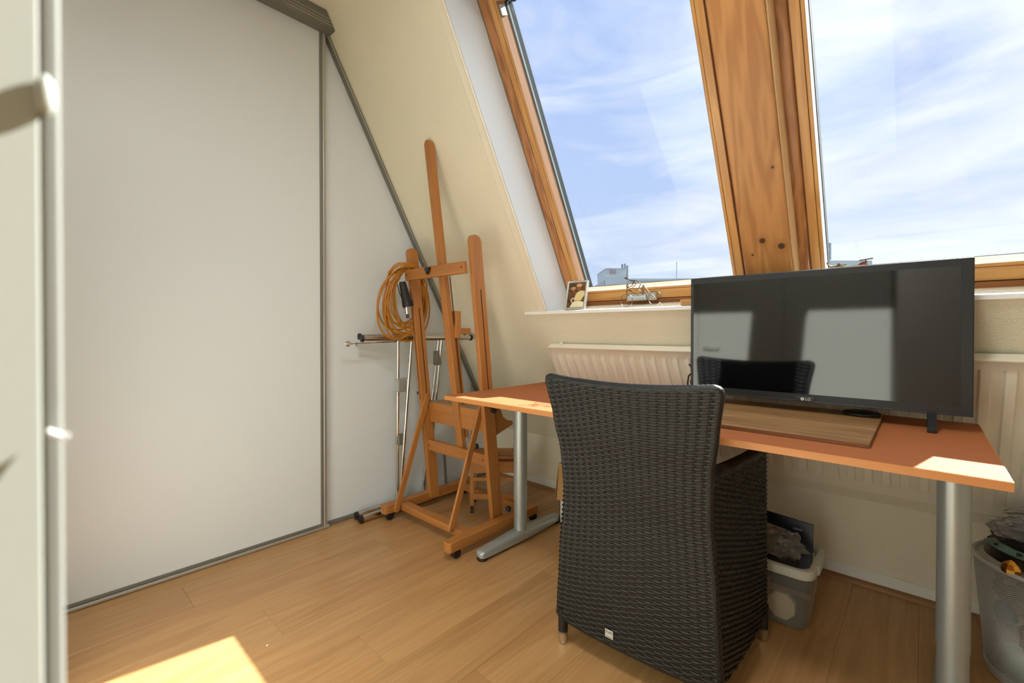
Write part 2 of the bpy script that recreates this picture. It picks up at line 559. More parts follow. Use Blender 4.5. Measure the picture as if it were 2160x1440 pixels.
# sill: nearly level white board in front of both windows
sf = S(0, 0.878, 0); sb = S(0, 0.792, 0.2)
sl = (sb - sf); sl_n = sl.normalized()
sf2 = sf - Vector((0, 0.005, 0)); 
def sill_z(y): return sf.z + (y - sf.y) * sl.z / sl.y
prof = [Vector((0, sf2.y, sf2.z - 0.003)), Vector((0, sf2.y + 0.003, sf2.z)), Vector((0, sb.y, sb.z)), Vector((0, sb.y, sb.z - 0.02)), Vector((0, sf2.y, sf2.z - 0.0145))]
sill = MB().prism([p + Vector((-1.575, 0, 0)) for p in prof], (2.4, 0, 0)).build('trim_1', M['white_paint'])
tag(sill, 'long white painted window sill below both roof windows', 'window sill', 'structure')

# white reveal panels and cream corner beads
t2 = thing('trim_2', 'white reveal panel and cream corner bead left of the left window', 'window trim', S(WX0, 1.0, 0), kind='structure')
MB().box(WX0 - 0.001, WX0 + 0.004, WS0 - 0.07, WS1 + 0.004, 0.004, 0.205, S).build('reveal_panel', M['reveal'], t2)
MB().box(WX0 - 0.042, WX0 + 0.002, WS0 + 0.012, WS1 + 0.05, -0.0035, 0.002, S).build('corner_bead', M['bead'], t2, bevel=0.001)
MB().cyl(S(WX0 - 0.001, WS0 + 0.012, -0.003), S(WX0 - 0.001, WS1 + 0.004, -0.003), 0.005, 10).build('bead_nose', M['bead'], t2, smooth=True)
t4 = thing('trim_3', 'white reveal panels above and right of the roof windows', 'window trim', S(0.2, WS1, 0), kind='structure')
MB().box(WX0, WX1, WS1 - 0.004, WS1 + 0.001, 0.0, 0.205, S).build('head_panel', M['reveal'], t4)
MB().box(WX1 - 0.004, WX1 + 0.001, WS0 - 0.07, WS1, 0.0, 0.205, S).build('reveal_panel', M['reveal'], t4)

# windows: pine roof windows with outer frame, sash, gasket and pane
SLOPE = (-(pi / 2 - TH), radians(90), 0)
# grain running up the slope: rotate so that local X follows the slope
M['pine_s'] = wood('pine_up_slope', rgb(214, 162, 94), rgb(180, 124, 62), rot=SLOPE, stretch=9, scale=10, rough=0.32, contrast=0.9, rings=0.55, coat=0.3)
M['pine_x'] = wood('pine_along_wall', rgb(212, 158, 90), rgb(180, 124, 62), rot=(0, 0, 0), stretch=12, scale=10, rough=0.32, contrast=0.9, rings=0.5, coat=0.3)
M['pine_dark'] = wood('pine_outer_frame', rgb(192, 132, 76), rgb(140, 86, 42), rot=SLOPE, stretch=7, scale=12, rough=0.25, contrast=0.9, rings=0.6, coat=0.5)
M['pine_dark_x'] = wood('pine_outer_frame_x', rgb(176, 116, 60), rgb(138, 84, 40), rot=(0, 0, 0), stretch=12, scale=12, rough=0.3, contrast=0.9, rings=0.5, coat=0.4)
M['sun_pine'] = wood('bleached_pine', rgb(164, 132, 108), rgb(140, 110, 86), rot=SLOPE, stretch=12, scale=10, rough=0.45, contrast=0.8, rings=0.4)  # sunlit look of the pine put into its base colour
M['sunlit_pine_x'] = wood('pine_sunlit_tone_x', rgb(232, 212, 190), rgb(196, 160, 130), rot=(0, 0, 0), stretch=30, scale=26, rough=0.45, contrast=1.2, rings=0.7)
M['gasket'] = plain('dark_gasket', rgb(40, 48, 48), 0.5)
M['spacer'] = plain('glass_spacer', rgb(120, 126, 126), 0.4)
M['glass'] = glassy('window_glass', tint=(0.95, 0.965, 0.97, 1), rough=0.01, fres=1.26)
for k_ in ('sun_pine', 'sunlit_pine_x', 'gasket', 'spacer'):
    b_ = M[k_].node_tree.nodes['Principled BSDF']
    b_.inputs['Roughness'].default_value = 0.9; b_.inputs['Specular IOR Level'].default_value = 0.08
M['strip_pine'] = wood('pale_pine_strip', rgb(222, 184, 132), rgb(196, 152, 98), rot=SLOPE, stretch=10, scale=10, rough=0.5, contrast=0.8, rings=0.4)
M['latch'] = plain('window_latch_metal', rgb(196, 204, 204), 0.35, metal=0.7)

def window(name, label, x0, x1, left_alu):
    s0, s1 = 0.79, 2.335
    w = thing(name, label, 'window', S((x0 + x1) / 2, s0, 0.2), kind='structure')
    fo = 0.050           # visible outer frame
    fs = 0.040           # sash
    a0, a1 = x0 + 0.002, x1 - 0.002
    # outer frame
    MB().box(a0, a0 + fo, s0, s1, 0.203, 0.335, S).build('frame', M['pine_dark'], w, bevel=0.008, seg=3)
    MB().box(a1 - fo, a1, s0, s1, 0.203, 0.335, S).build('frame', M['pine_dark'], w, bevel=0.008, seg=3)
    MB().box(a0 + fo, a1 - fo, s0, s0 + 0.034, 0.206, 0.335, S).build('frame', M['pine_dark_x'], w, bevel=0.004)
    MB().box(a0 + fo, a1 - fo, s1 - fo, s1, 0.203, 0.335, S).build('frame', M['pine_dark_x'], w, bevel=0.006)
    # sash (pivot frame)
    b0, b1 = a0 + fo + 0.003, a1 - fo - 0.003
    t0, t1 = s0 + 0.039, s1 - fo - 0.004
    c0, c1 = b0 + fs, b1 - fs
    u0, u1 = t0 + 0.056, t1 - 0.05
    sash = MB().box(b0, c0 - 0.012, t0, t1, 0.200, 0.26, S).build('sash', M['pine_s'], w, bevel=0.002)
    MB().box(c1 + 0.012, b1, t0, t1, 0.200, 0.26, S).build('sash', M['pine_s'], w, bevel=0.002)
    MB().box(c0 - 0.011, c0, t0 + 0.001, t1 - 0.001, 0.2015, 0.262, S).build('sash_bead', M['pine_s'], w, bevel=0.002)
    MB().box(c1, c1 + 0.011, t0 + 0.001, t1 - 0.001, 0.2015, 0.262, S).build('sash_bead', M['pine_s'], w, bevel=0.002)
    MB().box(c0, c1, t0, u0 - 0.011, 0.200, 0.262, S).build('sash', M['pine_x'], w, bevel=0.004)
    MB().box(c0, c1, u0 - 0.010, u0, 0.2015, 0.262, S).build('sash_bead', M['pine_x'], w, bevel=0.002)
    MB().box(c0, c1, u1, t1, 0.200, 0.262, S).build('sash', M['pine_x'], w, bevel=0.004)
    # inner sash faces towards the pane; sunlit tone is put into their colour
    pm = M['latch_white'] if left_alu else M['sun_pine']
    MB().box(c0, c0 + 0.0012, u0, u1, 0.204, 0.262, S).build('sash_inner_face', pm, w)
    MB().box(c1 - 0.0012, c1, u0, u1, 0.204, 0.262, S).build('sash_inner_face', pm, w)
    MB().box(c0, c1, u0, u0 + 0.0012, 0.204, 0.262, S).build('sash_inner_face', M['sunlit_pine_x'], w)
    # gasket rebate and spacer
    for (p, q_, m_) in ((0.262, 0.272, 'gasket'), (0.272, 0.282, 'spacer'), (0.282, 0.300, 'gasket')):
        g = MB()
        g.box(c0 - 0.002, c0 + 0.003, u0, u1, p, q_, S); g.box(c1 - 0.003, c1 + 0.002, u0, u1, p, q_, S)
        if p < 0.27: g.box(c0, c1, u0 - 0.002, u0 + 0.0015, p, 0.268, S)
        g.box(c0, c1, u1 - 0.003, u1 + 0.002, p, q_, S)
        g.build('gasket' if m_ == 'gasket' else 'glass_spacer', M[m_], w)
    o2 = MB()
    o2.box(c0 - 0.03, c0 - 0.012, u0 - 0.03, u1 + 0.03, 0.30, 0.335, S); o2.box(c1 + 0.012, c1 + 0.03, u0 - 0.03, u1 + 0.03, 0.30, 0.335, S)
    o2.box(c0, c1, u0 - 0.06, u0 - 0.030, 0.272, 0.335, S); o2.box(c0, c1, u0 - 0.055, u0 - 0.012, 0.262, 0.274, S); o2.box(c0, c1, u1 - 0.001, u1 + 0.03, 0.30, 0.335, S)
    o2.build('outer_cover', M['gasket'], w)
    MB().box(c0 - 0.001, c1 + 0.001, u0 - 0.013, u1 + 0.001, 0.2700, 0.2715, S).build('pane', M['glass'], w)
    # catch plate in the top left corner of the sash
    MB().box(c0 + 0.0013, c0 + 0.008, u1 - 0.055, u1 - 0.012, 0.21, 0.245, S).build('catch_plate', M['latch'], w, bevel=0.002)
    return w, (c0, c1, u0, u1, t0)
M['latch_white'] = plain('white_sash_profile', rgb(232, 236, 240), 0.4)
win1, g1 = window('window_1', 'left roof window with pine frame, photo frame on its sill', WX0 + 0.004, -0.482, False)
win2, g2 = window('window_2', 'right roof window with pine frame above the television', -0.359, WX1 - 0.004, True)
# lower handle on the left sash
hz = MB()
hx0, hx1 = -1.065, -0.915
MB().box(hx0, hx0 + 0.105, g1[4] + 0.006, g1[4] + 0.034, 0.165, 0.199, S).build('latch_grip', M['latch'], win1, bevel=0.006)
MB().box(hx0 + 0.106, hx1, g1[4] + 0.003, g1[4] + 0.037, 0.172, 0.199, S).build('latch_housing', M['alu'], win1, bevel=0.003)

# pine beam between the windows
KN = [tuple(S(-0.39, 1.90, 0.10)), tuple(S(-0.430, 1.08, 0.10)), tuple(S(-0.372, 1.052, 0.10)), tuple(S(-0.372, 1.33, 0.1)), tuple(S(-0.468, 1.03, 0.1))]
KR = [0.011, 0.0105, 0.0115, 0.005, 0.004]
M['beam'] = wood('knotty_pine_beam', rgb(198, 142, 80), rgb(166, 110, 56), rot=SLOPE, stretch=8, scale=9, rough=0.4, contrast=0.95, rings=0.6, coat=0.15, knots=[k + (r,) for k, r in zip(KN, KR)])
beam = thing('trim_4', 'thick knotty pine beam between the two roof windows', 'beam', S(-0.42, 0.80, 0.1), kind='structure')
MB().box(-0.500, -0.346, 0.775, WS1, 0.100, 0.34, S).build('beam_body', M['beam'], beam, bevel=0.004)
MB().box(-0.3458, -0.3405, 0.790, WS1, 0.112, 0.2, S).build('beam_side_strip', M['strip_pine'], beam, bevel=0.001)

# added fill lamps: flat white bowls, out of the picture above the camera
M['fill_lamp_rim'] = plain('fill_lamp_white', rgb(240, 240, 236), 0.4)
for nm, loc, lab in (('added_fill_lamp', ROOM_FILL, 'round white fill lamp added unseen to the attic room ceiling'), ('added_fill_lamp', HALL_FILL, 'round white fill lamp added unseen to the hall ceiling')):
    l_ = thing(nm, lab, 'lamp', (loc[0], loc[1], ZC))
    MB().lathe((loc[0], loc[1], loc[2]), [(0.185, 0.004), (0.195, 0.012), (0.195, 0.05), (0.17, ZC - loc[2])], 36).build('fill_lamp_body', M['fill_lamp_rim'], l_, smooth=True)

# ------------------------------------------------------------------ wardrobe
wd = thing('sliding_wardrobe', 'built-in white sliding wardrobe with aluminium profiles along the left wall', 'wardrobe', (XW, 0.6, 0))
MB().box(XW - 0.004, XW + 0.006, 0.012, 1.003, 0.028, 2.56).build('sliding_door', M['panel'], wd, bevel=0.001)
# triangular fixed panel under the slope
pan = [Vector((XW - 0.022, 1.02, 0.02)), Vector((XW - 0.022, YK - 0.002, 0.02)), Vector((XW - 0.022, YK - 0.002, ZK)), S(XW - 0.022, S_TOP - 0.02, 0) + Vector((0, -0.002, 0)), Vector((XW - 0.022, 1.02, 2.56))]
MB().prism(pan, (-0.016, 0, 0)).build('fixed_panel', M['panel'], wd)
pr = MB()
pr.box(XW - 0.004, XW + 0.012, 1.003, 1.018, 0.012, 2.53)
pr.build('door_profile', M['alu_dark'], wd, bevel=0.002)
pr = MB(); pr.cyl((XW + 0.010, 1.0205, 0.012), (XW + 0.010, 1.0205, 2.53), 0.005, 10); pr.box(XW - 0.02, XW + 0.009, 1.018, 1.034, 0.012, 2.53)
pr.build('grip_profile', M['alu'], wd, smooth=True)
br = MB(); br.box(XW - 0.01, XW + 0.010, 0.012, 1.003, 0.017, 0.030); br.build('bottom_profile', M['alu_dark'], wd, bevel=0.002)
br = MB(); br.box(XW - 0.01, XW + 0.016, 0.012, 1.045, 0.003, 0.016); br.build('floor_track', M['alu'], wd, bevel=0.003)
br = MB(); br.box(XW - 0.03, XW - 0.006, 1.04, YK - 0.01, 0.0, 0.018); br.build('floor_track', M['alu_dark'], wd, bevel=0.002)
# header pelmet cut along the slope
hd = []
zb, zt = 2.497, ZC - 0.001
yb = YK - (zb - ZK) / tan(TH) - 0.002; yt = YK - (zt - ZK) / tan(TH) - 0.002
MB().prism([(XW - 0.02, 0.012, zb), (XW - 0.02, yb, zb), (XW - 0.02, yt, zt), (XW - 0.02, 0.012, zt)], (0.088, 0, 0)).build('header_rail', M['alu_dark'], wd, bevel=0.002)
for k in range(3):
    zz = zb + 0.014 + k * 0.014
    MB().box(XW + 0.068, XW + 0.0705, 0.012, YK - (zz + 0.003 - ZK) / tan(TH) - 0.004, zz, zz + 0.003).build('header_rib', M['alu'], wd)
# diagonal edge trim on the slope and the upright near the knee wall
MB().bar(S(XW - 0.006, 0.02, -0.010), S(XW - 0.006, S_TOP - 0.075, -0.010), 0.030, 0.018).build('slope_trim', M['alu_dark'], wd, bevel=0.002)
MB().bar(S(XW + 0.0095, 0.02, -0.012), S(XW + 0.0095, S_TOP - 0.075, -0.012), 0.003, 0.006).build('slope_trim_lip', M['alu'], wd)
MB().box(XW - 0.02, XW - 0.012, 2.04, 2.055, 0.02, 0.69).build('end_profile', M['alu'], wd, bevel=0.002)

# ------------------------------------------------------------------ back cupboards (sunlit; they end beside the doorway)
cb = thing('built_in_cupboard', 'white built-in cupboard whose edge stands beside the doorway', 'cupboard', (-0.8, -0.2, 0))
M['cupboard'] = plain('cupboard_white', rgb(216, 219, 208), 0.4)
MB().box(-2.15, -0.141, -0.55, -0.014, 0.0, ZC - 0.002).build('carcass', M['cupboard'], cb)
edges = [-2.14, -1.86, -1.28, -0.70, -0.141]
M['cupboard_edge'] = plain('cupboard_edge_darkened', rgb(182, 185, 174), 0.5)  # white end panel, darkened in colour to offset the direct sun
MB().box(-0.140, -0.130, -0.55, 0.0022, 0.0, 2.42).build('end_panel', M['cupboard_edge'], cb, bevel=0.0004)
MB().box(-0.1400, -0.1300, 0.0022, 0.0052, 0.0, 2.42).build('edge_strip', plain('darkened_edge', rgb(138, 139, 131), 0.6), cb, bevel=0.0008, seg=3)  # pale edge given a darker colour so direct sun does not clip it
for i in range(4):
    dr = MB().box(edges[i] + 0.002, edges[i + 1] - (0.002 if i < 3 else 0), -0.013, 0.0050, 0.06, 2.40).build('cupboard_door', M['cupboard'], cb, bevel=0.0028, seg=4)
    hx = edges[i] + 0.05
    h = MB(); h.tube([(hx, 0.005, 0.88), (hx, 0.026, 0.88), (hx + 0.006, 0.032, 0.88), (hx + 0.10, 0.032, 0.88), (hx + 0.106, 0.026, 0.88), (hx + 0.106, 0.005, 0.88)], 0.005, 10)
    if i < 3: h.build('handle', M['alu'], dr, smooth=True)
# bumper and little hook on the near edge
MB().lathe((-0.1290, 0.0030, 1.0470), [(0.0004, -0.0040), (0.0010, -0.0034), (0.0015, -0.0016), (0.0015, 0.001), (0.0011, 0.0030), (0.0004, 0.0040)], 12).build('door_bumper', M['cupboard_edge'], cb, smooth=True)
MB().tube([(-0.1285, 0.0030, 0.9800), (-0.1275, 0.0046, 0.9790), (-0.1272, 0.0053, 0.9787), (-0.1272, 0.0057, 0.9793)], 0.0006, 8).build('hook', M['white_paint'], cb, smooth=True)

# ------------------------------------------------------------------ radiator on the slope
rd = thing('radiator', 'long cream panel radiator mounted on the sloping wall behind the desk', 'radiator', S(-0.5, 0.088, -0.03))
RX0, RX1, RS0, RS1 = -1.452, 0.64, 0.088, 0.690
pitch = 0.05115
def rad_d(x, s):
    k = (x - (-1.414)) / pitch
    fr = k - math.floor(k)
    ramp = min(1, max(0, (s - RS0 - 0.03) / 0.035)) * min(1, max(0, (RS1 - 0.035 - s) / 0.02))
    # flat raised rib over half of the pitch with short flanks
    if fr < 0.10: r = fr / 0.10
    elif fr < 0.50: r = 1
    elif fr < 0.60: r = 1 - (fr - 0.5) / 0.10
    else: r = 0
    if x < -1.43 or x > RX1 - 0.03: r = 0
    return r * ramp * 0.010
xs = [RX0]
k = 0
while True:
    base = -1.414 + k * pitch
    if base > RX1 - 0.05: break
    for f in (0.0, 0.10, 0.50, 0.60): xs.append(base + f * pitch)
    k += 1
xs.append(RX1)
ss = [RS0, RS0 + 0.03, RS0 + 0.05, RS0 + 0.065, 0.35, 0.5, RS1 - 0.055, RS1 - 0.035, RS1 - 0.012, RS1]
fm = MB()
vs = [S(x_, s_, -0.042 - rad_d(x_, s_)) for s_ in ss for x_ in xs]
nx = len(xs)
fm.add(vs, [(j * nx + i, j * nx + i + 1, (j + 1) * nx + i + 1, (j + 1) * nx + i) for j in range(len(ss) - 1) for i in range(nx - 1)])
fm.build('front_panel', M['radiator'], rd, smooth=True, angle=35)
MB().box(RX0, RX1, RS0, RS1, -0.041, -0.035, S).build('water_panel', M['radiator'], rd)
MB().box(RX0 + 0.01, RX1 - 0.01, RS0 + 0.02, RS1 - 0.02, -0.020, -0.016, S).build('back_panel', M['radiator'], rd)
MB().box(RX0 - 0.004, RX1 + 0.004, RS1 - 0.003, RS1 + 0.006, -0.053, -0.014, S).build('top_grille', M['radiator'], rd, bevel=0.003)
MB().box(RX0 - 0.005, RX0, RS0 + 0.02, RS1 + 0.004, -0.051, -0.014, S).build('side_cover', M['radiator'], rd, bevel=0.002)
MB().box(RX1, RX1 + 0.005, RS0 + 0.02, RS1 + 0.004, -0.051, -0.014, S).build('side_cover', M['radiator'], rd, bevel=0.002)
for bx in (-1.25, -0.4, 0.45):
    MB().box(bx, bx + 0.03, RS0 + 0.05, RS1 - 0.05, -0.016, 0.0, S).build('bracket', M['radiator'], rd)
MB().cyl(S(RX0 + 0.075, RS1 + 0.003, -0.030), S(RX0 + 0.075, RS1 + 0.020, -0.030), 0.009, 12).build('vent_plug', M['radiator'], rd, smooth=True, bevel=0.002)

# ------------------------------------------------------------------ desk
ZD = 0.717
DX0, DX1, DY0, DY1 = -1.555, 0.128, 1.251, 1.968
dk = thing('desk', 'long cherry laminate desk on silver T-shaped legs under the windows', 'desk', (-0.7, 1.6, 0))
MB().box(DX0 + 0.001, DX1 - 0.001, DY0 + 0.001, DY1 - 0.001, ZD - 0.019, ZD).build('desk_top', M['desk'], dk, bevel=0.0012)
eb = MB(); eb.box(DX0, DX1, DY0 - 0.0005, DY0 + 0.001, ZD - 0.0188, ZD - 0.0008)
eb.build('edge_band', M['desk_edge'], dk)
eb = MB(); eb.box(DX0 - 0.0005, DX0 + 0.001, DY0, DY1, ZD - 0.0188, ZD - 0.0008); eb.build('edge_band', M['desk_edge'], dk)
eb = MB(); eb.box(DX1 - 0.001, DX1 + 0.0005, DY0, DY1, ZD - 0.0188, ZD - 0.0008); eb.build('edge_band', M['desk_edge'], dk)
def desk_leg(lx, ly):
    up = MB(); up.cyl((lx, ly, 0.19), (lx, ly, ZD - 0.055), 0.0325, 32)
    leg = up.build('leg', M['silver'], dk, smooth=True)
    MB().lathe((lx, ly, 0), [(0.0308, 0.036), (0.0308, 0.191)], 32).build('lower_tube', M['silver'], leg, smooth=True)
    mp_ = MB(); mp_.box(lx - 0.05, lx + 0.05, ly - 0.05, ly + 0.05, ZD - 0.056, ZD - 0.0195); mp_.build('mount_plate', M['alu_dark'], leg, bevel=0.003)
    # clamp screw
    c = Vector((lx, ly, 0.426)); n = Vector((-0.93, -0.37, 0)).normalized() if lx < -1 else Vector((0.9, 0.43, 0)).normalized()
    if lx < -1:
        MB().cyl(c + n * 0.029, c + n * 0.038, 0.009, 6).build('clamp_screw', M['chrome'], leg)
        MB().cyl(c + n * 0.037, c + n * 0.041, 0.0045, 6).build('screw_socket', M['black_plastic'], leg)
    # long tapering foot
    y0, y1 = ly - 0.275, ly + 0.295
    def section(y, hw, z0, z1, k=10):
        pts = []
        for i in range(k + 1):
            a = pi * i / k
            pts.append(Vector((lx + hw * cos(a), y, z0 + (z1 - z0) * (0.62 + 0.38 * sin(a) ** 0.6))))
        return [Vector((lx + hw, y, z0))] + pts + [Vector((lx - hw, y, z0))]
    ys = [(y0, 0.012, 0.018, 0.034), (y0 + 0.006, 0.021, 0.016, 0.041), (y0 + 0.018, 0.0265, 0.015, 0.0445), (ly - 0.10, 0.033, 0.015, 0.054), (ly - 0.03, 0.036, 0.015, 0.058),
          (ly + 0.03, 0.036, 0.015, 0.058), (ly + 0.11, 0.033, 0.015, 0.054), (y1 - 0.018, 0.0265, 0.015, 0.0445), (y1 - 0.006, 0.021, 0.016, 0.041), (y1, 0.012, 0.018, 0.034)]
    fm = MB(); rings = [section(*a) for a in ys]; kk = len(rings[0])
    vs = [p for r in rings for p in r]
    fs = [(i * kk + j, i * kk + (j + 1) % kk, (i + 1) * kk + (j + 1) % kk, (i + 1) * kk + j) for i in range(len(rings) - 1) for j in range(kk)]
    fs += [tuple(range(kk)), tuple((len(rings) - 1) * kk + j for j in range(kk))]
    fm.add(vs, fs)
    ft = fm.build('foot', M['silver'], dk, smooth=True, angle=50)
    for yy in (y0 + 0.024, y1 - 0.024):
        MB().lathe((lx, yy, 0), [(0.022, 0.0), (0.0245, 0.003), (0.0245, 0.013), (0.022, 0.0165)], 20).build('glide', M['black_plastic'], ft, smooth=True)
desk_leg(-1.416, 1.602)
desk_leg(0.0615, 1.602)
MB().box(-1.37, 0.02, 1.585, 1.625, ZD - 0.05, ZD - 0.0195).build('cross_rail', M['alu_dark'], dk, bevel=0.003)

# ------------------------------------------------------------------ board under the television
bd = MB().box(-0.80, -0.093, 1.374, 1.905, ZD + 0.0005, ZD + 0.0115).build('wooden_board', M['board'], bevel=0.001)
tag(bd, 'weathered oak look board lying flat on the desk under the television', 'board')
MB().box(-0.80, -0.093, 1.3732, 1.3741, ZD + 0.001, ZD + 0.011).build('front_edge', M['board_edge'], bd)
MB().box(-0.0931, -0.0922, 1.374, 1.905, ZD + 0.001, ZD + 0.011).build('end_edge', M['board_edge'], bd)
ZB = ZD + 0.0115

# ------------------------------------------------------------------ television
TY = 1.765
TX0, TX1, TZ0, TZ1 = -0.670, 0.105, 0.764, 1.205
tv = thing('television', 'black flat screen television standing on the desk in front of the window', 'television', ((TX0 + TX1) / 2, TY, ZD))
M['screen'] = plain('tv_screen', rgb(9, 10, 12), 0.055, spec=0.7, ior=1.6)
M['tv_body'] = plain('tv_bezel', rgb(34, 36, 39), 0.38)
MB().box(TX0, TX1, TY, TY + 0.022, TZ0, TZ1).build('bezel', M['tv_body'], tv, bevel=0.003)
MB().box(TX0 + 0.06, TX1 - 0.06, TY + 0.02, TY + 0.065, TZ0 + 0.02, TZ0 + 0.30).build('rear_housing', M['black_plastic'], tv, bevel=0.012)
MB().box(TX0 + 0.012, TX1 - 0.026, TY - 0.0012, TY + 0.002, TZ0 + 0.026, TZ1 - 0.022).build('screen', M['screen'], tv)
MB().box(TX0, TX1, TY - 0.003, TY + 0.004, TZ0 - 0.001, TZ0 + 0.004).build('lower_trim', M['black_gloss'], tv, bevel=0.001)
M['logo_white'] = plain('logo_silver', rgb(215, 215, 215), 0.4)
lx = (TX0 + TX1) / 2 + 0.0
MB().box(lx - 0.030, lx + 0.022, TY - 0.004, TY, TZ0 + 0.001, TZ0 + 0.017).build('logo_plate', M['black_gloss'], tv, bevel=0.002)
em = MB(); em.lathe((lx - 0.013, TY - 0.0041, TZ0 + 0.0095), [(0.0052, -0.0004), (0.0052, 0.0)], 20, axis='y')
em_o = em.build('logo_emblem', M['logo_white'], tv)
e2 = MB(); e2.box(lx - 0.0133, lx - 0.0127, TY - 0.0048, TY - 0.0044, TZ0 + 0.007, TZ0 + 0.0125); e2.box(lx - 0.0133, lx - 0.0100, TY - 0.0048, TY - 0.0044, TZ0 + 0.007, TZ0 + 0.0076)
e2.build('emblem_mark', M['black_plastic'], em_o)
text_mesh('LG', 0.0125, M['logo_white'], 'logo_letters', tv, (lx + 0.0025, TY - 0.0043, TZ0 + 0.0093), (1, 0, 0), (0, 0, 1), 0.0003)
for fx in (TX1 - 0.084, TX0 + 0.084):
    zf = ZD + 0.0005 if fx > -0.093 else ZB + 0.0005
    f = MB()
    f.bar((fx, TY + 0.014, TZ0 + 0.01), (fx, TY - 0.055, zf + 0.008), 0.020, 0.008)
    f.bar((fx, TY + 0.014, TZ0 + 0.01), (fx, TY + 0.085, zf + 0.008), 0.020, 0.008)
    f.box(fx - 0.010, fx + 0.010, TY - 0.064, TY - 0.045, zf, zf + 0.010)
    f.box(fx - 0.010, fx + 0.010, TY + 0.075, TY + 0.094, zf, zf + 0.010)
    f.build('foot', M['black_plastic'], tv, bevel=0.0015)
c = MB()
c.tube([(TX0 + 0.05, TY + 0.05, 0.86), (TX0 - 0.004, TY + 0.05, 0.842), (TX0 - 0.026, TY + 0.05, 0.820), (TX0 - 0.03, TY + 0.05, 0.79), (TX0 - 0.02, TY + 0.06, ZD + 0.006), (TX0 + 0.08, TY + 0.10, ZB + 0.004)], 0.0032, 8)
c.tube([(TX0 + 0.05, TY + 0.045, 0.835), (TX0 - 0.006, TY + 0.045, 0.822), (TX0 - 0.016, TY + 0.045, 0.80), (TX0 - 0.012, TY + 0.05, 0.76), (TX0 + 0.06, TY + 0.08, ZB + 0.004)], 0.003, 8)
c.tube([(TX0 + 0.03, TY + 0.04, 0.838), (TX0 - 0.008, TY + 0.042, 0.852), (TX0 - 0.022, TY + 0.042, 0.868)], 0.0035, 8)
c.build('cable', M['black_plastic'], tv, smooth=True)
# small black receiver puck lying behind, below the screen
pk = MB().lathe((-0.145, 1.835, ZB), [(0.03, 0.0005), (0.050, 0.003), (0.050, 0.009), (0.044, 0.012), (0.01, 0.013)], 28).build('receiver_puck', M['black_plastic'], smooth=True)
tag(pk, 'small flat black puck on the board beneath the television', 'gadget')

# ------------------------------------------------------------------ wicker armchair
CA = radians(3.0)
CU = Vector((cos(CA), sin(CA), 0)); CN = Vector((-sin(CA), cos(CA), 0))
CO = Vector((-0.847, 1.156, 0)) + CU * 0.229
def ch(u, n, z): return CO + CU * u + CN * n + Vector((0, 0, z))
def interp(tab, t):
    if t <= tab[0][0]: return tab[0][1]
    for (a, b), (c_, d_) in zip(tab, tab[1:]):
        if t <= c_:
            k = (t - a) / (c_ - a); k = k * k * (3 - 2 * k) * 0.5 + k * 0.5
            return b + (d_ - b) * k
    return tab[-1][1]
HW = [(0.07, 0.243), (0.30, 0.231), (0.50, 0.216), (0.63, 0.221), (0.73, 0.237), (0.86, 0.256)]
BN = [(0.07, 0.0), (0.45, 0.004), (0.60, -0.008), (0.73, -0.028), (0.86, -0.050)]
M['wicker'] = plain('black_wicker', rgb(20, 21, 21), 0.42, var=0.25, vscale=60, bump=0.25, bscale=400)
M['wicker_core'] = plain('wicker_shadow_core', rgb(14, 14, 14), 0.7)
M['stake'] = plain('shaded_wicker_stake', rgb(15, 14, 13), 0.5)  # shade behind the strands put into the stakes as a darker colour
# ribs on the upright stakes
def weave(surf, nrm, rows, stakes, amp, hh, name, parent):
    """flat strands woven over and under upright stakes; surf(u,v), u across, v up (0..1)"""
    m = MB(); sub = 4
    nu = (stakes - 1) * sub + 1
    for i in range(rows):
        v0 = (i + 0.5) / rows
        dv = hh / rows
        ring = []
        for a in range(nu):
            u = a / (nu - 1); t = a / sub
            off = amp * cos(pi * (t + i))
            jit = 0.03 * dv * sin(a * 1.7 + i * 2.3)
            for (dd, bulge) in ((-1, -0.0007), (-0.35, 0.0004), (0.35, 0.0004), (1, -0.0007)):
                vv = min(1, max(0, v0 + dd * dv * 0.5 + jit))
                ring.append(surf(u, vv) + nrm(u, vv) * (off + bulge))
        fs = []
        for a in range(nu - 1):
            for b in range(3):
                fs.append((a * 4 + b, (a + 1) * 4 + b, (a + 1) * 4 + b + 1, a * 4 + b + 1))
        m.add(ring, fs)
    o = m.build(name, M['wicker'], parent, smooth=True, angle=60, fix=False, kind='stuff')
    st = MB(); nv = 26; sw = 0.31 / (stakes - 1)
    for j in range(stakes):
        u = j / (stakes - 1)
        prof_ = []
        for k_ in range(nv):
            v = k_ / (nv - 1)
            for w_, b_ in ((-1, -0.0004), (-0.5, 0.0004), (0, -0.0001), (0.5, 0.0004), (1, -0.0004)):
                uu = min(1, max(0, u + w_ * sw))
                prof_.append(surf(uu, v) + nrm(uu, v) * b_)
        st.add(prof_, [(a * 5 + b, (a + 1) * 5 + b, (a + 1) * 5 + b + 1, a * 5 + b + 1) for a in range(nv - 1) for b in range(4)])
    st.build('stakes', M['stake'], o, smooth=True, fix=False, kind='stuff')
    return o
chair = thing('wicker_armchair', 'black woven wicker armchair with chrome feet pushed up to the desk', 'chair', CO)
ZLO = 0.088
def back_top(u): return 0.858 - 0.016 * (1 - (2 * u - 1) ** 2)
def back_low(u): return ZLO - 0.012 * (1 - (2 * u - 1) ** 4)
def back_s(u, v):
    z = back_low(u) + v * (back_top(u) - back_low(u))
    hw = interp(HW, z)
    bow = (1 - (2 * u - 1) ** 2)
    return ch((2 * u - 1) * hw, interp(BN, z) - 0.014 * bow * (0.4 + 0.6 * v), z)
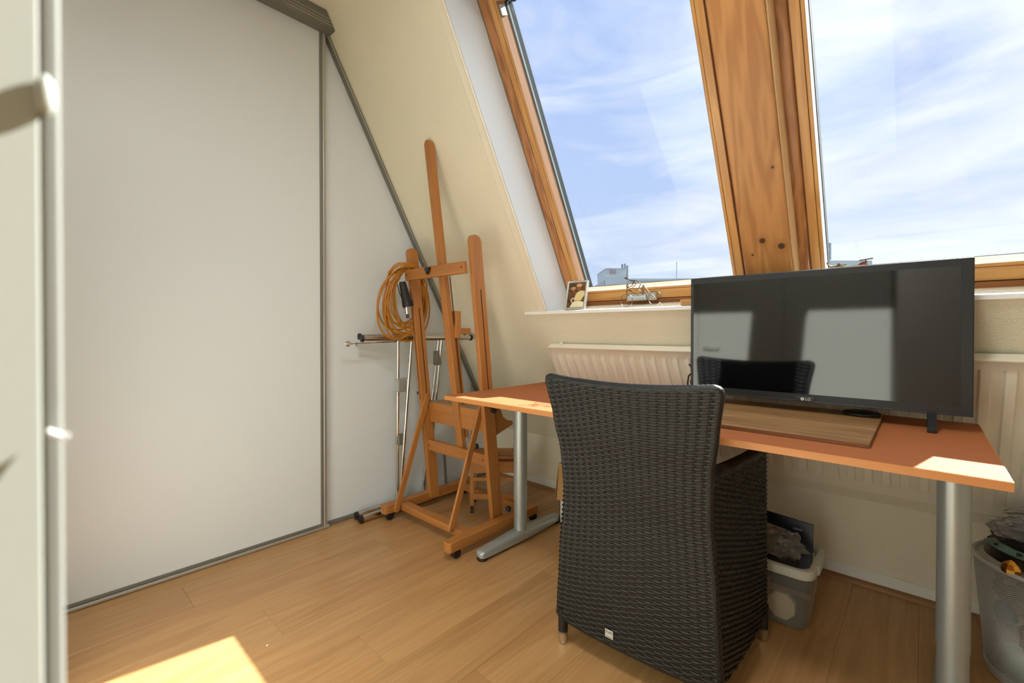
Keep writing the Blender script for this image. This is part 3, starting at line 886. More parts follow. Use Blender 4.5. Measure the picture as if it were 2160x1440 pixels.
def num_nrm(f, sign):
    def g(u, v):
        e = 1e-3
        du = f(min(1, u + e), v) - f(max(0, u - e), v); dv = f(u, min(1, v + e)) - f(u, max(0, v - e))
        n = du.cross(dv)
        return n.normalized() * sign if n.length > 1e-12 else Vector((0, -1, 0))
    return g
back_n = num_nrm(back_s, 1)
weave(back_s, back_n, 102, 20, 0.0034, 0.97, 'back_weave', chair)
core = MB(); core.grid(21, 25, lambda u, v: back_s(u, v) - back_n(u, v) * 0.0055)
core.grid(21, 25, lambda u, v: back_s(u, v) - back_n(u, v) * 0.022)
core.build('back_core', M['wicker_core'], chair, smooth=True, fix=False)
# inner face of the back (towards the sitter)
weave(lambda u, v: back_s(1 - u, 0.45 + 0.55 * v) - back_n(1 - u, 0.45 + 0.55 * v) * 0.026, lambda u, v: -back_n(1 - u, 0.45 + 0.55 * v), 50, 17, 0.0022, 0.9, 'front_weave', chair)
# wrapped rims
def wrapped(pts, r, name, turns=0.012):
    P = [Vector(p) for p in pts]
    # resample
    out = [P[0]]; rad = [r]
    L = sum((b - a).length for a, b in zip(P, P[1:])); n = max(4, int(L / 0.004)); step = L / n
    acc = 0; i = 0; seglen = [(b - a).length for a, b in zip(P, P[1:])]
    cum = [0]
    for s_ in seglen: cum.append(cum[-1] + s_)
    for k_ in range(1, n + 1):
        d = k_ * step
        while i < len(seglen) - 1 and cum[i + 1] < d: i += 1
        t = (d - cum[i]) / max(1e-9, seglen[i])
        out.append(P[i].lerp(P[i + 1], min(1, t))); rad.append(r * (1.0 if k_ % 3 else 0.95))
    m = MB(); m.tube(out, r, 10, radii=rad)
    return m.build(name, M['wicker'], chair, smooth=True, angle=70)
mid = lambda u, v: back_s(u, v) - back_n(u, v) * 0.0125
side = [i / 24 * 0.984 for i in range(25)]
crn = [(0.004, 0.991), (0.014, 0.997), (0.030, 1.0)]
wrapped([mid(0.0, v) for v in side] + [mid(a, b) for a, b in crn] + [mid(0.08 + i / 18 * 0.84, 1.0) for i in range(19)] + [mid(1 - a, b) for a, b in crn[::-1]] + [mid(1.0, v) for v in side[::-1]], 0.0128, 'outer_rim')
wrapped([mid(i / 20, 0.0) for i in range(21)], 0.0128, 'bottom_rim')
# arm panels
ARM = 0.622
def arm_surf(sg, inset):
    def f(u, v):            # u from back to front
        z0 = ZLO + 0.004; z1 = ARM - 0.012 * u
        z = z0 + v * (z1 - z0)
        hb = interp(HW, z); hf = 0.268 - 0.004 * v
        w_ = hb + (hf - hb) * u
        bow = 0.008 * sin(pi * u)
        return ch(sg * (w_ + bow + inset), 0.005 + u * 0.435, z)
    return f
for sg in (1, -1):
    f = arm_surf(sg, 0.006)
    nf_ = num_nrm(f, 1 if sg > 0 else -1)
    g_ = (lambda f: (lambda u, v: f(u, v)))(f)
    weave(g_, nf_, 70, 18, 0.0034, 0.97, 'arm_weave', chair)
    cm = MB(); cm.grid(13, 13, lambda u, v: f(u, v) - nf_(u, v) * 0.0055); cm.grid(13, 13, lambda u, v: f(u, v) - nf_(u, v) * 0.034)
    cm.build('arm_core', M['wicker_core'], chair, smooth=True, fix=False)
    md_ = (lambda f, nf_: (lambda u, v: f(u, v) - nf_(u, v) * 0.018))(f, nf_)
    wrapped([md_(i / 12, 1.0) for i in range(13)], 0.021, 'armrest')
    wrapped([md_(1.0, i / 12) for i in range(13)], 0.0195, 'front_rim')
    wrapped([md_(i / 12, 0.0) for i in range(13)], 0.0175, 'bottom_rim')
# seat
sm = MB(); sm.prism([ch(-0.225, 0.02, 0.40), ch(0.225, 0.02, 0.40), ch(0.25, 0.44, 0.415), ch(-0.25, 0.44, 0.415)], (0, 0, 0.025))
sm.build('seat', M['wicker_core'], chair, bevel=0.006)
weave(lambda u, v: ch((2 * u - 1) * (0.222 + 0.024 * v), 0.02 + v * 0.42, 0.4275 + 0.015 * v), lambda u, v: Vector((0, 0, 1)), 46, 15, 0.002, 0.92, 'seat_weave', chair)
fr_ = MB(); fr_.prism([ch(-0.26, 0.437, 0.09), ch(0.26, 0.437, 0.09), ch(0.26, 0.437, 0.42), ch(-0.26, 0.437, 0.42)], CN * 0.012)
fr_.build('seat_apron', M['wicker_core'], chair)
# legs with chrome tips
for (u_, n_) in ((-0.229, 0.010), (0.235, 0.012), (0.265, 0.435), (-0.265, 0.435)):
    base = ch(u_, n_, 0)
    lg = MB().cyl(base + Vector((0, 0, 0.036)), base + Vector((0, 0, 0.115)), 0.0155, 16).build('leg', M['wicker'], chair, smooth=True)
    MB().lathe(base, [(0.0115, 0.0005), (0.0135, 0.003), (0.0155, 0.040)], 20).build('chrome_tip', M['chrome'], lg, smooth=True)
    MB().lathe(base, [(0.0105, 0.0), (0.0125, 0.0012), (0.0125, 0.003)], 16).build('glide', M['black_plastic'], lg, smooth=True)
# maker's badge
bu, bz = 0.385, 0.046
bp_ = back_s(bu, bz); bn_ = back_n(bu, bz); bx_ = (back_s(bu + 0.02, bz) - back_s(bu - 0.02, bz)).normalized(); by_ = bn_.cross(bx_).normalized()
if by_.z < 0: by_ = -by_
M['badge'] = plain('badge_silver', rgb(206, 206, 202), 0.4, metal=0.3)
c0_ = bp_ + bn_ * 0.0045
MB().prism([c0_ - bx_ * 0.0125 - by_ * 0.0120, c0_ + bx_ * 0.0125 - by_ * 0.0120, c0_ + bx_ * 0.0125 + by_ * 0.0120, c0_ - bx_ * 0.0125 + by_ * 0.0120], bn_ * 0.0012).build('badge', M['badge'], chair)
bdg = [o for o in chair.children if o.name.startswith('badge')][0]
bdg['label'] = 'small silver badge reading PURE'
text_mesh('PURE', 0.0092, M['black_plastic'], 'badge_letters', bdg, c0_ + bn_ * 0.0013 + by_ * 0.0048, bx_, by_, 0.0002)
dm = MB()
for k_ in range(9):
    a_ = c0_ + bn_ * 0.0012 - by_ * 0.0085 + bx_ * (-0.0088 + k_ * 0.0022)
    dm.prism([a_ - bx_ * 0.0008 - by_ * (0.0009 + 0.0004 * (k_ % 3)), a_ + bx_ * 0.0008 - by_ * 0.0009, a_ + bx_ * 0.0008 + by_ * (0.0009 + 0.0004 * (k_ % 2)), a_ - bx_ * 0.0008 + by_ * 0.0009], bn_ * 0.0003)
dm.build('badge_fine_print', M['black_plastic'], bdg)

# ------------------------------------------------------------------ studio easel
es = thing('studio_easel', 'tall oiled beech H-frame studio easel on black castors', 'easel', (-1.8, 1.55, 0))
def ym(z, dy=0.0): return 1.598 - 0.108 * z + dy
def rounded_rail(x0, x1, y0, y1, z0, z1, name='base_rail'):
    xm = (x0 + x1) / 2; hw = (x1 - x0) / 2
    pts = [Vector((xm + hw * cos(a), y0 + hw * 0.55 - hw * 0.55 * sin(a), z0)) for a in [i * pi / 8 for i in range(9)]]
    pts += [Vector((xm - hw * cos(a), y1 - hw * 0.55 + hw * 0.55 * sin(a), z0)) for a in [i * pi / 8 for i in range(9)]]
    return MB().prism(pts, (0, 0, z1 - z0)).build(name, M['easel_y'], es, bevel=0.002)
RZ0, RZ1 = 0.040, 0.083
rounded_rail(-2.112, -2.060, 1.262, 1.872, RZ0, RZ1)
rounded_rail(-1.545, -1.493, 1.228, 1.842, RZ0, RZ1)
MB().box(-2.060, -1.545, 1.352, 1.402, RZ0 + 0.006, RZ1 - 0.004).build('cross_bar', M['easel_x'], es, bevel=0.002)
MB().box(-2.060, -1.545, 1.770, 1.812, RZ0 + 0.006, RZ1 - 0.004).build('cross_bar', M['easel_x'], es, bevel=0.002)
for (cx_, cy_) in ((-2.088, 1.300), (-1.519, 1.276), (-2.088, 1.835), (-1.519, 1.805)):
    cs = MB(); cs.lathe((cx_ + 0.006, cy_ + 0.004, 0.0225), [(0.006, -0.014), (0.020, -0.0125), (0.0222, -0.006), (0.0222, 0.006), (0.020, 0.0125), (0.006, 0.014)], 20, axis='x')
    co = cs.build('castor', M['black_plastic'], es, smooth=True)
    MB().cyl((cx_, cy_, 0.030), (cx_, cy_, RZ0 + 0.002), 0.013, 14).build('castor_fork', M['black_plastic'], co, smooth=True)
def mast(xc, zb_, zt_, w_, t_, dy, name, top_round=True):
    """upright leaning back with the frame, rounded top"""
    yb, yt = ym(zb_, dy), ym(zt_, dy)
    n = 8; prof_ = []
    z1 = zt_ - t_ * 0.45
    pts = [Vector((xc - w_ / 2, yb - t_ / 2, zb_)), Vector((xc - w_ / 2, yb + t_ / 2, zb_))]
    for i in range(n + 1):
        a = pi * i / n
        zz = z1 + t_ * 0.45 * sin(a)
        pts.append(Vector((xc - w_ / 2, ym(zz, dy) + t_ / 2 * cos(a) if True else 0, zz)))
    return MB().prism(pts, (w_, 0, 0)).build(name, M['easel_z'], es, bevel=0.003)
mL = mast(-2.058, RZ1 - 0.03, 1.452, 0.030, 0.062, -0.012, 'upright')
mR = mast(-1.572, RZ1 - 0.03, 1.458, 0.026, 0.070, 0.004, 'upright')
# long grooves in the uprights
for (xf, z0_, z1_, dy) in ((-2.0428, 0.62, 1.13, -0.012), (-1.5588, 0.62, 1.20, 0.004)):
    g = MB(); g.bar((xf, ym(z0_, dy + 0.004), z0_), (xf, ym(z1_, dy + 0.004), z1_), 0.0008, 0.006); g.build('groove', M['slot'], mL if xf < -2 else mR)
g = MB(); g.bar((-2.058, ym(0.62, -0.0435), 0.62), (-2.058, ym(1.23, -0.0435), 1.23), 0.005, 0.0008); g.build('groove', M['slot'], mL)
# centre mast: rounded top, tall
def yc(z): return 1.617 - 0.136 * z
pts = [Vector((-1.823, yc(0.372) - 0.016, 0.372)), Vector((-1.777, yc(0.372) - 0.016, 0.372))]
for i in range(9):
    a = pi * i / 8; zz = 1.918 + 0.023 * sin(a)
    pts.append(Vector((-1.80 + 0.023 * cos(a), yc(zz) - 0.016, zz)))
MB().prism(pts, (0, 0.032, 0)).build('centre_mast', M['easel_z'], es, bevel=0.004)
# screw rod and sliding shoe behind the mast
MB().cyl((-1.786, yc(0.44) + 0.032, 0.44), (-1.786, yc(1.02) + 0.032, 1.02), 0.011, 12).build('guide_rod', M['easel_z'], es, smooth=True)
MB().bar((-1.775, yc(0.62) + 0.021, 0.62), (-1.775, yc(1.28) + 0.021, 1.28), 0.004, 0.004).build('groove', M['slot'], es)
MB().box(-1.808, -1.762, yc(1.02) + 0.018, yc(1.02) + 0.052, 0.965, 1.105).build('mast_clamp', M['easel_z'], es, bevel=0.005)
MB().box(-1.803, -1.767, yc(1.0) + 0.050, yc(1.0) + 0.120, 0.985, 1.017).build('clamp_ledge', M['easel_y'], es, bevel=0.003)
MB().cyl((-1.785, yc(1.06) + 0.05, 1.065), (-1.785, yc(1.06) + 0.066, 1.065), 0.006, 10).build('clamp_knob', M['black_plastic'], es)
# cross bars of the H frame
def cross(z0_, z1_, x0_, x1_, dy, t_, name='frame_bar'):
    return MB().prism([(x0_, ym(z0_, dy), z0_), (x0_, ym(z0_, dy) + t_, z0_), (x0_, ym(z1_, dy) + t_, z1_), (x0_, ym(z1_, dy), z1_)], (x1_ - x0_, 0, 0)).build(name, M['easel_x'], es, bevel=0.002)
tb = cross(1.274, 1.330, -2.070, -1.586, -0.064, 0.022)
lb = cross(0.332, 0.392, -2.058, -1.585, -0.030, 0.030)
for (bx_, bz_, pb, dy) in ((-2.05, 1.302, tb, -0.0645), (-1.602, 1.302, tb, -0.0645), (-2.035, 0.362, lb, -0.0305), (-1.600, 0.362, lb, -0.0305)):
    MB().cyl((bx_, ym(bz_, dy) - 0.0008, bz_), (bx_, ym(bz_, dy) + 0.002, bz_), 0.0045, 10).build('bolt', M['slot'], pb)
# wing knob on the top bar
kn = MB(); ky = ym(1.30, -0.066)
kn.prism([(-1.876, ky, 1.318), (-1.872, ky, 1.326), (-1.838, ky, 1.326), (-1.834, ky, 1.318), (-1.846, ky, 1.300), (-1.848, ky, 1.290), (-1.862, ky, 1.290), (-1.864, ky, 1.300)], (0, -0.014, 0))
kn.build('wing_knob', M['black_plastic'], es, bevel=0.003)
# canvas box with tray and side bracket
cross(0.492, 0.606, -2.042, -1.586, -0.002, 0.018, 'canvas_board')
MB().box(-2.042, -1.590, 1.553, 1.640, 0.592, 0.607).build('canvas_tray', M['easel_x'], es, bevel=0.002)
M['tray_film'] = plain('grey_tray_lining', rgb(120, 112, 100), 0.3, var=0.4, vscale=25)
MB().box(-2.045, -1.588, 1.540, 1.555, 0.604, 0.612).build('tray_lip', M['tray_film'], es, bevel=0.002)
bp = [(-1.586, 1.60, 0.470), (-1.586, 1.735, 0.510), (-1.586, 1.735, 0.528), (-1.586, 1.690, 0.540), (-1.586, 1.660, 0.562), (-1.586, 1.645, 0.600), (-1.586, 1.60, 0.600)]
MB().prism(bp, (-0.02, 0, 0)).build('ledge_bracket', M['easel_y'], es, bevel=0.003)
tr_ = MB(); random.seed(3)
tr_.grid(14, 6, lambda u, v: Vector((-1.70 + 0.11 * u, 1.60 + 0.09 * v, 0.613 + 0.014 * sin(u * 9 + v * 5) ** 2 + 0.004 * sin(u * 23))))
# braces from the uprights to the front of the rails
def brace(xc, top, bot, name='brace'):
    p, q = Vector((xc, top[0], top[1])), Vector((xc, bot[0], bot[1]))
    d = (q - p).normalized(); n_ = Vector((0, -d.z, d.y)); hw = 0.0155; k_ = 6
    pts = [p + n_ * hw * cos(a) - d * hw * sin(a) for a in [i * pi / k_ for i in range(k_ + 1)]]
    pts += [q - n_ * hw * cos(a) + d * hw * sin(a) for a in [i * pi / k_ for i in range(k_ + 1)]]
    b = MB().prism([v - Vector((0.0065, 0, 0)) for v in pts], (0.013, 0, 0)).build(name, M['easel_z'], es, bevel=0.0015)
    for e_ in (p, q):
        MB().cyl(e_ - Vector((0.009, 0, 0)), e_ + Vector((0.009, 0, 0)), 0.0042, 10).build('bolt', M['alu_dark'], b)
brace(-2.034, (1.518, 0.640), (1.318, 0.064))
brace(-1.594, (1.512, 0.622), (1.322, 0.090))
# height knobs
for p_, n_ in (((-2.074, 1.500, 0.655), (-1, 0, 0)), ((-1.558, 1.555, 0.610), (1, 0, 0)), ((-1.532, 1.640, 0.098), (0.2, 0, 1)), ((-1.70, 1.578, 0.395), (0, 0, 1))):
    p_ = Vector(p_); n_ = Vector(n_).normalized()
    MB().tube([p_, p_ + n_ * 0.008, p_ + n_ * 0.020, p_ + n_ * 0.024], 0.01, 8, radii=[0.013, 0.014, 0.011, 0.004]).build('height_knob', M['black_plastic'], es, smooth=True)
# thin dowel peg at the foot of the right upright
MB().bar((-1.592, 1.585, 0.075), (-1.592, 1.575, 0.15), 0.010, 0.010).build('peg', M['easel_z'], es)

# ------------------------------------------------------------------ little wooden folding frame behind the easel
ws = thing('small_wooden_stool', 'small slatted wooden folding stool standing behind the easel uprights', 'stool', (-1.72, 1.75, 0))
D45 = Vector((0.737, 0.676, 0)); P45 = Vector((-0.676, 0.737, 0))
o_ = Vector((-1.835, 1.655, 0))
def wsl(a, b, z): return o_ + D45 * a + P45 * b + Vector((0, 0, z))
for (a, b) in ((0.012, 0), (0.262, 0), (0.012, 0.16), (0.262, 0.16)):
    lg = MB().bar(wsl(a, b, 0.012), wsl(a, b, 0.30), 0.024, 0.018, D45).build('leg', M['easel_z'], ws, bevel=0.003)
    MB().bar(wsl(a, b - 0.0098, 0.016), wsl(a, b - 0.0098, 0.040), 0.017, 0.0012, D45).build('foot_inset', M['black_plastic'], lg)
    MB().bar(wsl(a, b, 0.0), wsl(a, b, 0.013), 0.020, 0.015, D45).build('foot_pad', M['black_plastic'], lg)
for (z0_, z1_, b) in ((0.222, 0.285, -0.013), (0.178, 0.196, -0.011), (0.076, 0.106, -0.012), (0.222, 0.285, 0.173)):
    MB().prism([wsl(-0.0, b, z0_), wsl(0.275, b, z0_), wsl(0.275, b, z1_), wsl(-0.0, b, z1_)], P45 * 0.009).build('rail', M['easel_x'], ws, bevel=0.002)
for k_ in range(5):
    MB().prism([wsl(-0.005, -0.012 + k_ * 0.040, 0.300), wsl(0.28, -0.012 + k_ * 0.040, 0.300), wsl(0.28, 0.020 + k_ * 0.040, 0.300), wsl(-0.005, 0.020 + k_ * 0.040, 0.300)], (0, 0, 0.011)).build('slat', M['easel_x'], ws, bevel=0.002)

# ------------------------------------------------------------------ chrome folding garment rack against the wardrobe
rk = thing('folding_garment_rack', 'folded chrome garment rack with black end caps leaning beside the wardrobe', 'garment rack', (-2.17, 1.5, 0))
def capped(p, q, r, name, rc=None):
    p, q = Vector(p), Vector(q); d = (q - p).normalized(); rc = rc or r * 1.28
    t = MB().cyl(p, q, r, 20).build(name, M['chrome'], rk, smooth=True)
    for e_, s_ in ((p, -1), (q, 1)):
        MB().tube([e_ - d * s_ * 0.004, e_ + d * s_ * 0.003, e_ + d * s_ * 0.009, e_ + d * s_ * 0.011], rc, 20, radii=[rc, rc, rc * 0.92, rc * 0.6]).build('end_cap', M['black_plastic'], t, smooth=True)
def rx(y): return 0.160 * (y - 1.198)
capped((-2.196, 1.200, 0.972), (-2.196 + rx(1.835), 1.835, 0.972), 0.0135, 'top_tube')
capped((-2.162, 1.196, 0.962), (-2.162 + rx(1.858), 1.858, 0.962), 0.0150, 'top_tube')
capped((-2.199, 1.182, 0.025), (-2.199, 1.90, 0.025), 0.0165, 'base_tube')
capped((-2.150, 1.180, 0.0215), (-2.150, 1.92, 0.0215), 0.0165, 'base_tube')
for (y0_, y1_, x0_, x1_) in ((1.405, 1.425, -2.186, -2.192), (1.478, 1.425, -2.172, -2.170), (1.655, 1.600, -2.184, -2.190), (1.668, 1.612, -2.172, -2.172)):
    lg = MB().cyl((x1_, y1_, 0.032), (x0_ + rx(y0_), y0_, 0.955), 0.0095, 14).build('leg', M['chrome'], rk, smooth=True)
MB().box(-2.180, -2.138, 1.395, 1.476, 0.66, 0.735).build('lock_bracket', M['latch'], rk, bevel=0.006)
MB().box(-2.190, -2.152, 1.410, 1.452, 0.36, 0.42).build('leg_collar', M['alu_dark'], rk, bevel=0.005)
MB().box(-2.135, -2.098, 1.632, 1.670, 0.80, 0.885).build('leg_collar', M['alu_dark'], rk, bevel=0.006)
MB().cyl((-2.196, 1.78, 0.03), (-2.196, 1.765, 0.25), 0.008, 10).build('leg', M['alu_dark'], rk, smooth=True)
w_ = MB(); w_.cyl((-2.15, 1.120, 0.936), (-2.15, 1.43, 0.944), 0.0032, 8)
w_.tube([Vector((-2.150 + 0.003 * sin(a * 2), 1.109 + 0.012 * cos(a), 0.936 + 0.012 * sin(a))) for a in [i * 2 * pi / 20 for i in range(20)]], 0.0032, 8, closed=True)
w_.tube([Vector((-2.153, 1.113 + 0.006 * cos(a), 0.936 + 0.007 * sin(a))) for a in [i * 2 * pi / 14 for i in range(14)]], 0.0026, 8, closed=True)
w_.build('hook_rod', M['chrome'], rk, smooth=True)
M['green_tie'] = plain('green_tie', rgb(34, 78, 50), 0.6)
MB().tube([(-2.147, 1.152, 0.942), (-2.146, 1.154, 0.934), (-2.146, 1.150, 0.924)], 0.0022, 6).build('green_tie', M['green_tie'], rk, smooth=True)

# ------------------------------------------------------------------ orange extension cord hung over the easel
M['cord'] = plain('orange_cord', rgb(176, 112, 12), 0.42)
cd = thing('extension_cord', 'coiled orange extension cord hung over the left easel upright', 'cord', (-2.05, 1.39, 0.98))
random.seed(11)
cm = MB()
def coil_pt(a, k, jit):
    # loops hang from the upright's bar: tight at the top, fanned out below
    rw = 0.122 + 0.020 * jit[0]; rh = 0.178 + 0.026 * jit[1]
    cy = 1.436 + 0.012 * jit[2]; top = 1.352 + 0.003 * jit[3]
    cz = top - rh
    y = cy + rw * sin(a) * (1 + 0.10 * cos(a) * -1) - 0.055 * (1 - cos(a)) * (0.35 + 0.5 * jit[4])
    z = cz + rh * cos(a)
    fan = 0.5 * (1 - cos(a))
    # passes behind the upright on its way down the window side, in front on the other
    x = -2.085 + 0.030 * k + fan * 0.012 * jit[5] + 0.02 * fan
    if abs(cos(a)) > 0.0: x += 0.0
    return Vector((x, y, z))
loops = 12
for L_ in range(loops):
    jit = [random.uniform(-1, 1) for _ in range(6)]
    k = (L_ % 3 - 1) * 0.45
    pts = []
    for i in range(40):
        a = 2 * pi * i / 40
        p = coil_pt(a, 0, jit)
        p.x = -2.085 - 0.010 + 0.007 * (L_ % 3) - 0.012 * cos(a)
        # keep clear of the upright: wrap over the front near its top, hang beside the wardrobe side below
        if cos(a) > 0.55: p.x = -2.090 + 0.004 * (L_ % 4)
        pts.append(p)
    cm.tube(pts, 0.0052, 7, closed=True)
cm.build('cord_loops', M['cord'], cd, smooth=True)
fl = MB()
random.seed(5)
for L_ in range(4):
    jz = L_ * 0.004
    fl.tube([Vector((-2.100, 1.306 + 0.004 * L_, 1.19)), Vector((-2.100, 1.306 - 0.002 * L_, 1.255)), Vector((-2.096 + 0.002 * L_, 1.322 - 0.004 * L_, 1.312 + jz * 0.3)), Vector((-2.080, 1.335, 1.338 + jz)), Vector((-2.055, 1.346, 1.350 + jz)), Vector((-2.030, 1.372 + 0.004 * L_, 1.352 + jz)), Vector((-2.022, 1.420 + 0.006 * L_, 1.345 + jz)), Vector((-2.028, 1.480, 1.325 + jz * 0.5)), Vector((-2.07, 1.515, 1.27))], 0.0052, 7)
fl.build('cord_bend', M['cord'], cd, smooth=True)
pl = MB(); pl.tube([(-2.020, 1.345, 1.262), (-2.020, 1.347, 1.250), (-2.020, 1.372, 1.165), (-2.020, 1.376, 1.163), (-2.020, 1.382, 1.132)], 0.02, 16, radii=[0.0155, 0.019, 0.026, 0.030, 0.031])
plo = pl.build('socket', M['black_plastic'], cd, smooth=True, angle=30)
MB().cyl((-2.020, 1.372, 1.135), (-2.020, 1.376, 1.092), 0.012, 14).build('plug', M['chrome'], plo, smooth=True)
MB().cyl((-2.020, 1.376, 1.095), (-2.020, 1.378, 1.070), 0.008, 12).build('plug_tip', plain('brown_plug', rgb(72, 44, 26), 0.5), plo, smooth=True)
tg = MB(); tg.tube([(-2.02, 1.315, 1.245), (-2.02, 1.328, 1.20), (-2.02, 1.352, 1.16), (-2.02, 1.358, 1.12)], 0.003, 6); tg.build('strap', M['black_plastic'], cd, smooth=True)
p2 = MB(); p2.box(-2.105, -2.085, 1.462, 1.492, 1.150, 1.225); p2.build('plug_body', M['black_plastic'], cd, bevel=0.008)
p3 = MB(); p3.tube([(-2.095, 1.474, 1.222), (-2.092, 1.470, 1.26), (-2.088, 1.468, 1.31)], 0.0035, 6); p3.build('plug_lead', M['black_plastic'], cd, smooth=True)

# ------------------------------------------------------------------ translucent storage box and what is in it
M['milky'] = glassy('milky_plastic', tint=(0.88, 0.90, 0.88, 1), rough=0.25, haze=0.24, hazecol=(0.86, 0.88, 0.84, 1))
bx = thing('plastic_storage_box', 'translucent plastic storage box standing on the floor under the desk', 'storage box', (-0.43, 1.87, 0))
def rrect(x0, x1, y0, y1, z, r, k=5):
    pts = []
    for (cx_, cy_, a0) in ((x1 - r, y1 - r, 0), (x0 + r, y1 - r, pi / 2), (x0 + r, y0 + r, pi), (x1 - r, y0 + r, 1.5 * pi)):
        for i in range(k + 1):
            a = a0 + pi / 2 * i / k
            pts.append(Vector((cx_ + r * cos(a), cy_ + r * sin(a), z)))
    return pts
def loft(rings, name, mat, parent, cap0=False, cap1=False, smooth=True, angle=50):
    m = MB(); k = len(rings[0])
    vs = [p for r in rings for p in r]
    fs = [(i * k + j, i * k + (j + 1) % k, (i + 1) * k + (j + 1) % k, (i + 1) * k + j) for i in range(len(rings) - 1) for j in range(k)]
    if cap0: fs.append(tuple(range(k))[::-1])
    if cap1: fs.append(tuple((len(rings) - 1) * k + j for j in range(k)))
    m.add(vs, fs)
    return m.build(name, mat, parent, smooth=smooth, angle=angle)
BX0, BX1, BY0, BY1, BH = -0.62, -0.262, 1.728, 1.975, 0.212
loft([rrect(BX0 + 0.026, BX1 - 0.024, BY0 + 0.014, BY1 - 0.020, 0.0015, 0.03), rrect(BX0 + 0.022, BX1 - 0.018, BY0 + 0.009, BY1 - 0.014, 0.008, 0.032), rrect(BX0 + 0.008, BX1 - 0.008, BY0 + 0.003, BY1 - 0.003, BH - 0.03, 0.036)], 'box_body', M['milky'], bx, cap0=True)
loft([rrect(BX0 + 0.007, BX1 - 0.007, BY0 + 0.003, BY1 - 0.003, BH - 0.030, 0.036), rrect(BX0 - 0.006, BX1 + 0.006, BY0 - 0.010, BY1 + 0.010, BH - 0.030, 0.042), rrect(BX0 - 0.006, BX1 + 0.006, BY0 - 0.010, BY1 + 0.010, BH - 0.004, 0.042), rrect(BX0 - 0.002, BX1 + 0.002, BY0 - 0.006, BY1 + 0.006, BH, 0.04), rrect(BX0 + 0.010, BX1 - 0.010, BY0 + 0.006, BY1 - 0.006, BH, 0.034), rrect(BX0 + 0.012, BX1 - 0.012, BY0 + 0.008, BY1 - 0.008, BH - 0.012, 0.034)], 'box_rim', plain('milky_rim', rgb(196, 194, 180), 0.45), bx)
hd = MB()
for k_ in range(9):
    hd.box(BX1 + 0.004, BX1 + 0.012, 1.80 + k_ * 0.012, 1.807 + k_ * 0.012, BH - 0.034, BH - 0.002)
hd.build('grip_ribs', bpy.data.materials['milky_rim'], bx, bevel=0.002)
M['navy'] = plain('navy_folder', rgb(22, 24, 44), 0.35)
nf = MB(); nf.prism([(-0.60, 1.925, 0.04), (-0.292, 1.925, 0.04), (-0.292, 1.962, 0.285), (-0.60, 1.962, 0.310)], (0, 0.008, 0))
nf_o = nf.build('ring_binder', M['navy'], bevel=0.001)
tag(nf_o, 'dark navy folder sticking up at the back of the storage box', 'folder')
fb = MB(); fb.box(-0.355, -0.325, 1.9548, 1.9556, 0.255, 0.262); fb.build('spine_label', plain('folder_label', rgb(120, 124, 132), 0.5), nf_o)
M['greycard'] = plain('grey_card', rgb(150, 140, 120), 0.6)
gc = MB(); gc.prism([(-0.58, 1.76, 0.205), (-0.40, 1.79, 0.210), (-0.37, 1.90, 0.262), (-0.57, 1.90, 0.290)], (0, 0.004, 0.004))
tag(gc.build('grey_envelope', M['greycard']), 'flat grey card envelope lying on top of the storage box contents', 'envelope')
def crumple(name, cx_, cy_, cz_, rx, ry, rz, mat, seed, nu=26, nv=18, label=None, cat=None, rough=0.35):
    rnd = random.Random(seed)
    ph = [rnd.uniform(0, 6.28) for _ in range(8)]; fq = [rnd.uniform(2, 7) for _ in range(8)]
    def f(u, v):
        a = 2 * pi * u; b = pi * (v - 0.5)
        k = 1 + rough * (0.5 * abs(sin(fq[0] * a * 0.5 + ph[0] + 2 * b)) - 0.3 * abs(sin(fq[1] * b + ph[1])) + 0.35 * abs(sin((fq[2] + 2) * b + round(fq[3]) * a + ph[2])) - 0.25 * abs(sin(round(fq[4] + 3) * a - fq[5] * b + ph[3])))
        return Vector((cx_ + rx * k * cos(b) * cos(a), cy_ + ry * k * cos(b) * sin(a), cz_ + rz * k * sin(b)))
    m = MB(); m.grid(nu, nv, f, closed_u=True)
    o = m.build(name, mat, smooth=True, angle=18, fix=False)
    if label: tag(o, label, cat)
    return o
M['film'] = glassy('clear_film', tint=(0.93, 0.93, 0.92, 1), rough=0.12, fres=1.7, haze=0.22, hazecol=(0.85, 0.85, 0.83, 1))
crumple('plastic_bag', -0.375, 1.860, 0.226, 0.062, 0.058, 0.040, M['film'], 4, label='crumpled clear plastic bag in the storage box under the desk', cat='bag', rough=0.7)
M['dark_stuff'] = plain('dark_cloth', rgb(52, 50, 46), 0.6, var=0.3, vscale=30)
crumple('dark_cloth', -0.44, 1.845, 0.168, 0.12, 0.070, 0.022, M['dark_stuff'], 9, label='dark cloth filling the top of the storage box', cat='cloth', rough=0.3)
M['cream'] = plain('cream_card', rgb(226, 206, 176), 0.6)
oc = MB(); o8 = [Vector((-0.352 + 0.044 * cos(a), 1.744, 0.062 + 0.048 * sin(a))) for a in [pi / 8 + i * pi / 4 for i in range(8)]]
oc.prism(o8, (0.0, 0.022, 0))
tag(oc.build('octagonal_box', M['cream'], bevel=0.002), 'cream octagonal card box seen through the storage box side', 'box')
pnk = MB().box(-0.50, -0.402, 1.750, 1.83, 0.012, 0.125).build('pink_carton', plain('pink_card', rgb(190, 150, 126), 0.6), bevel=0.003)
tag(pnk, 'dusty pink carton inside the translucent storage box', 'carton')

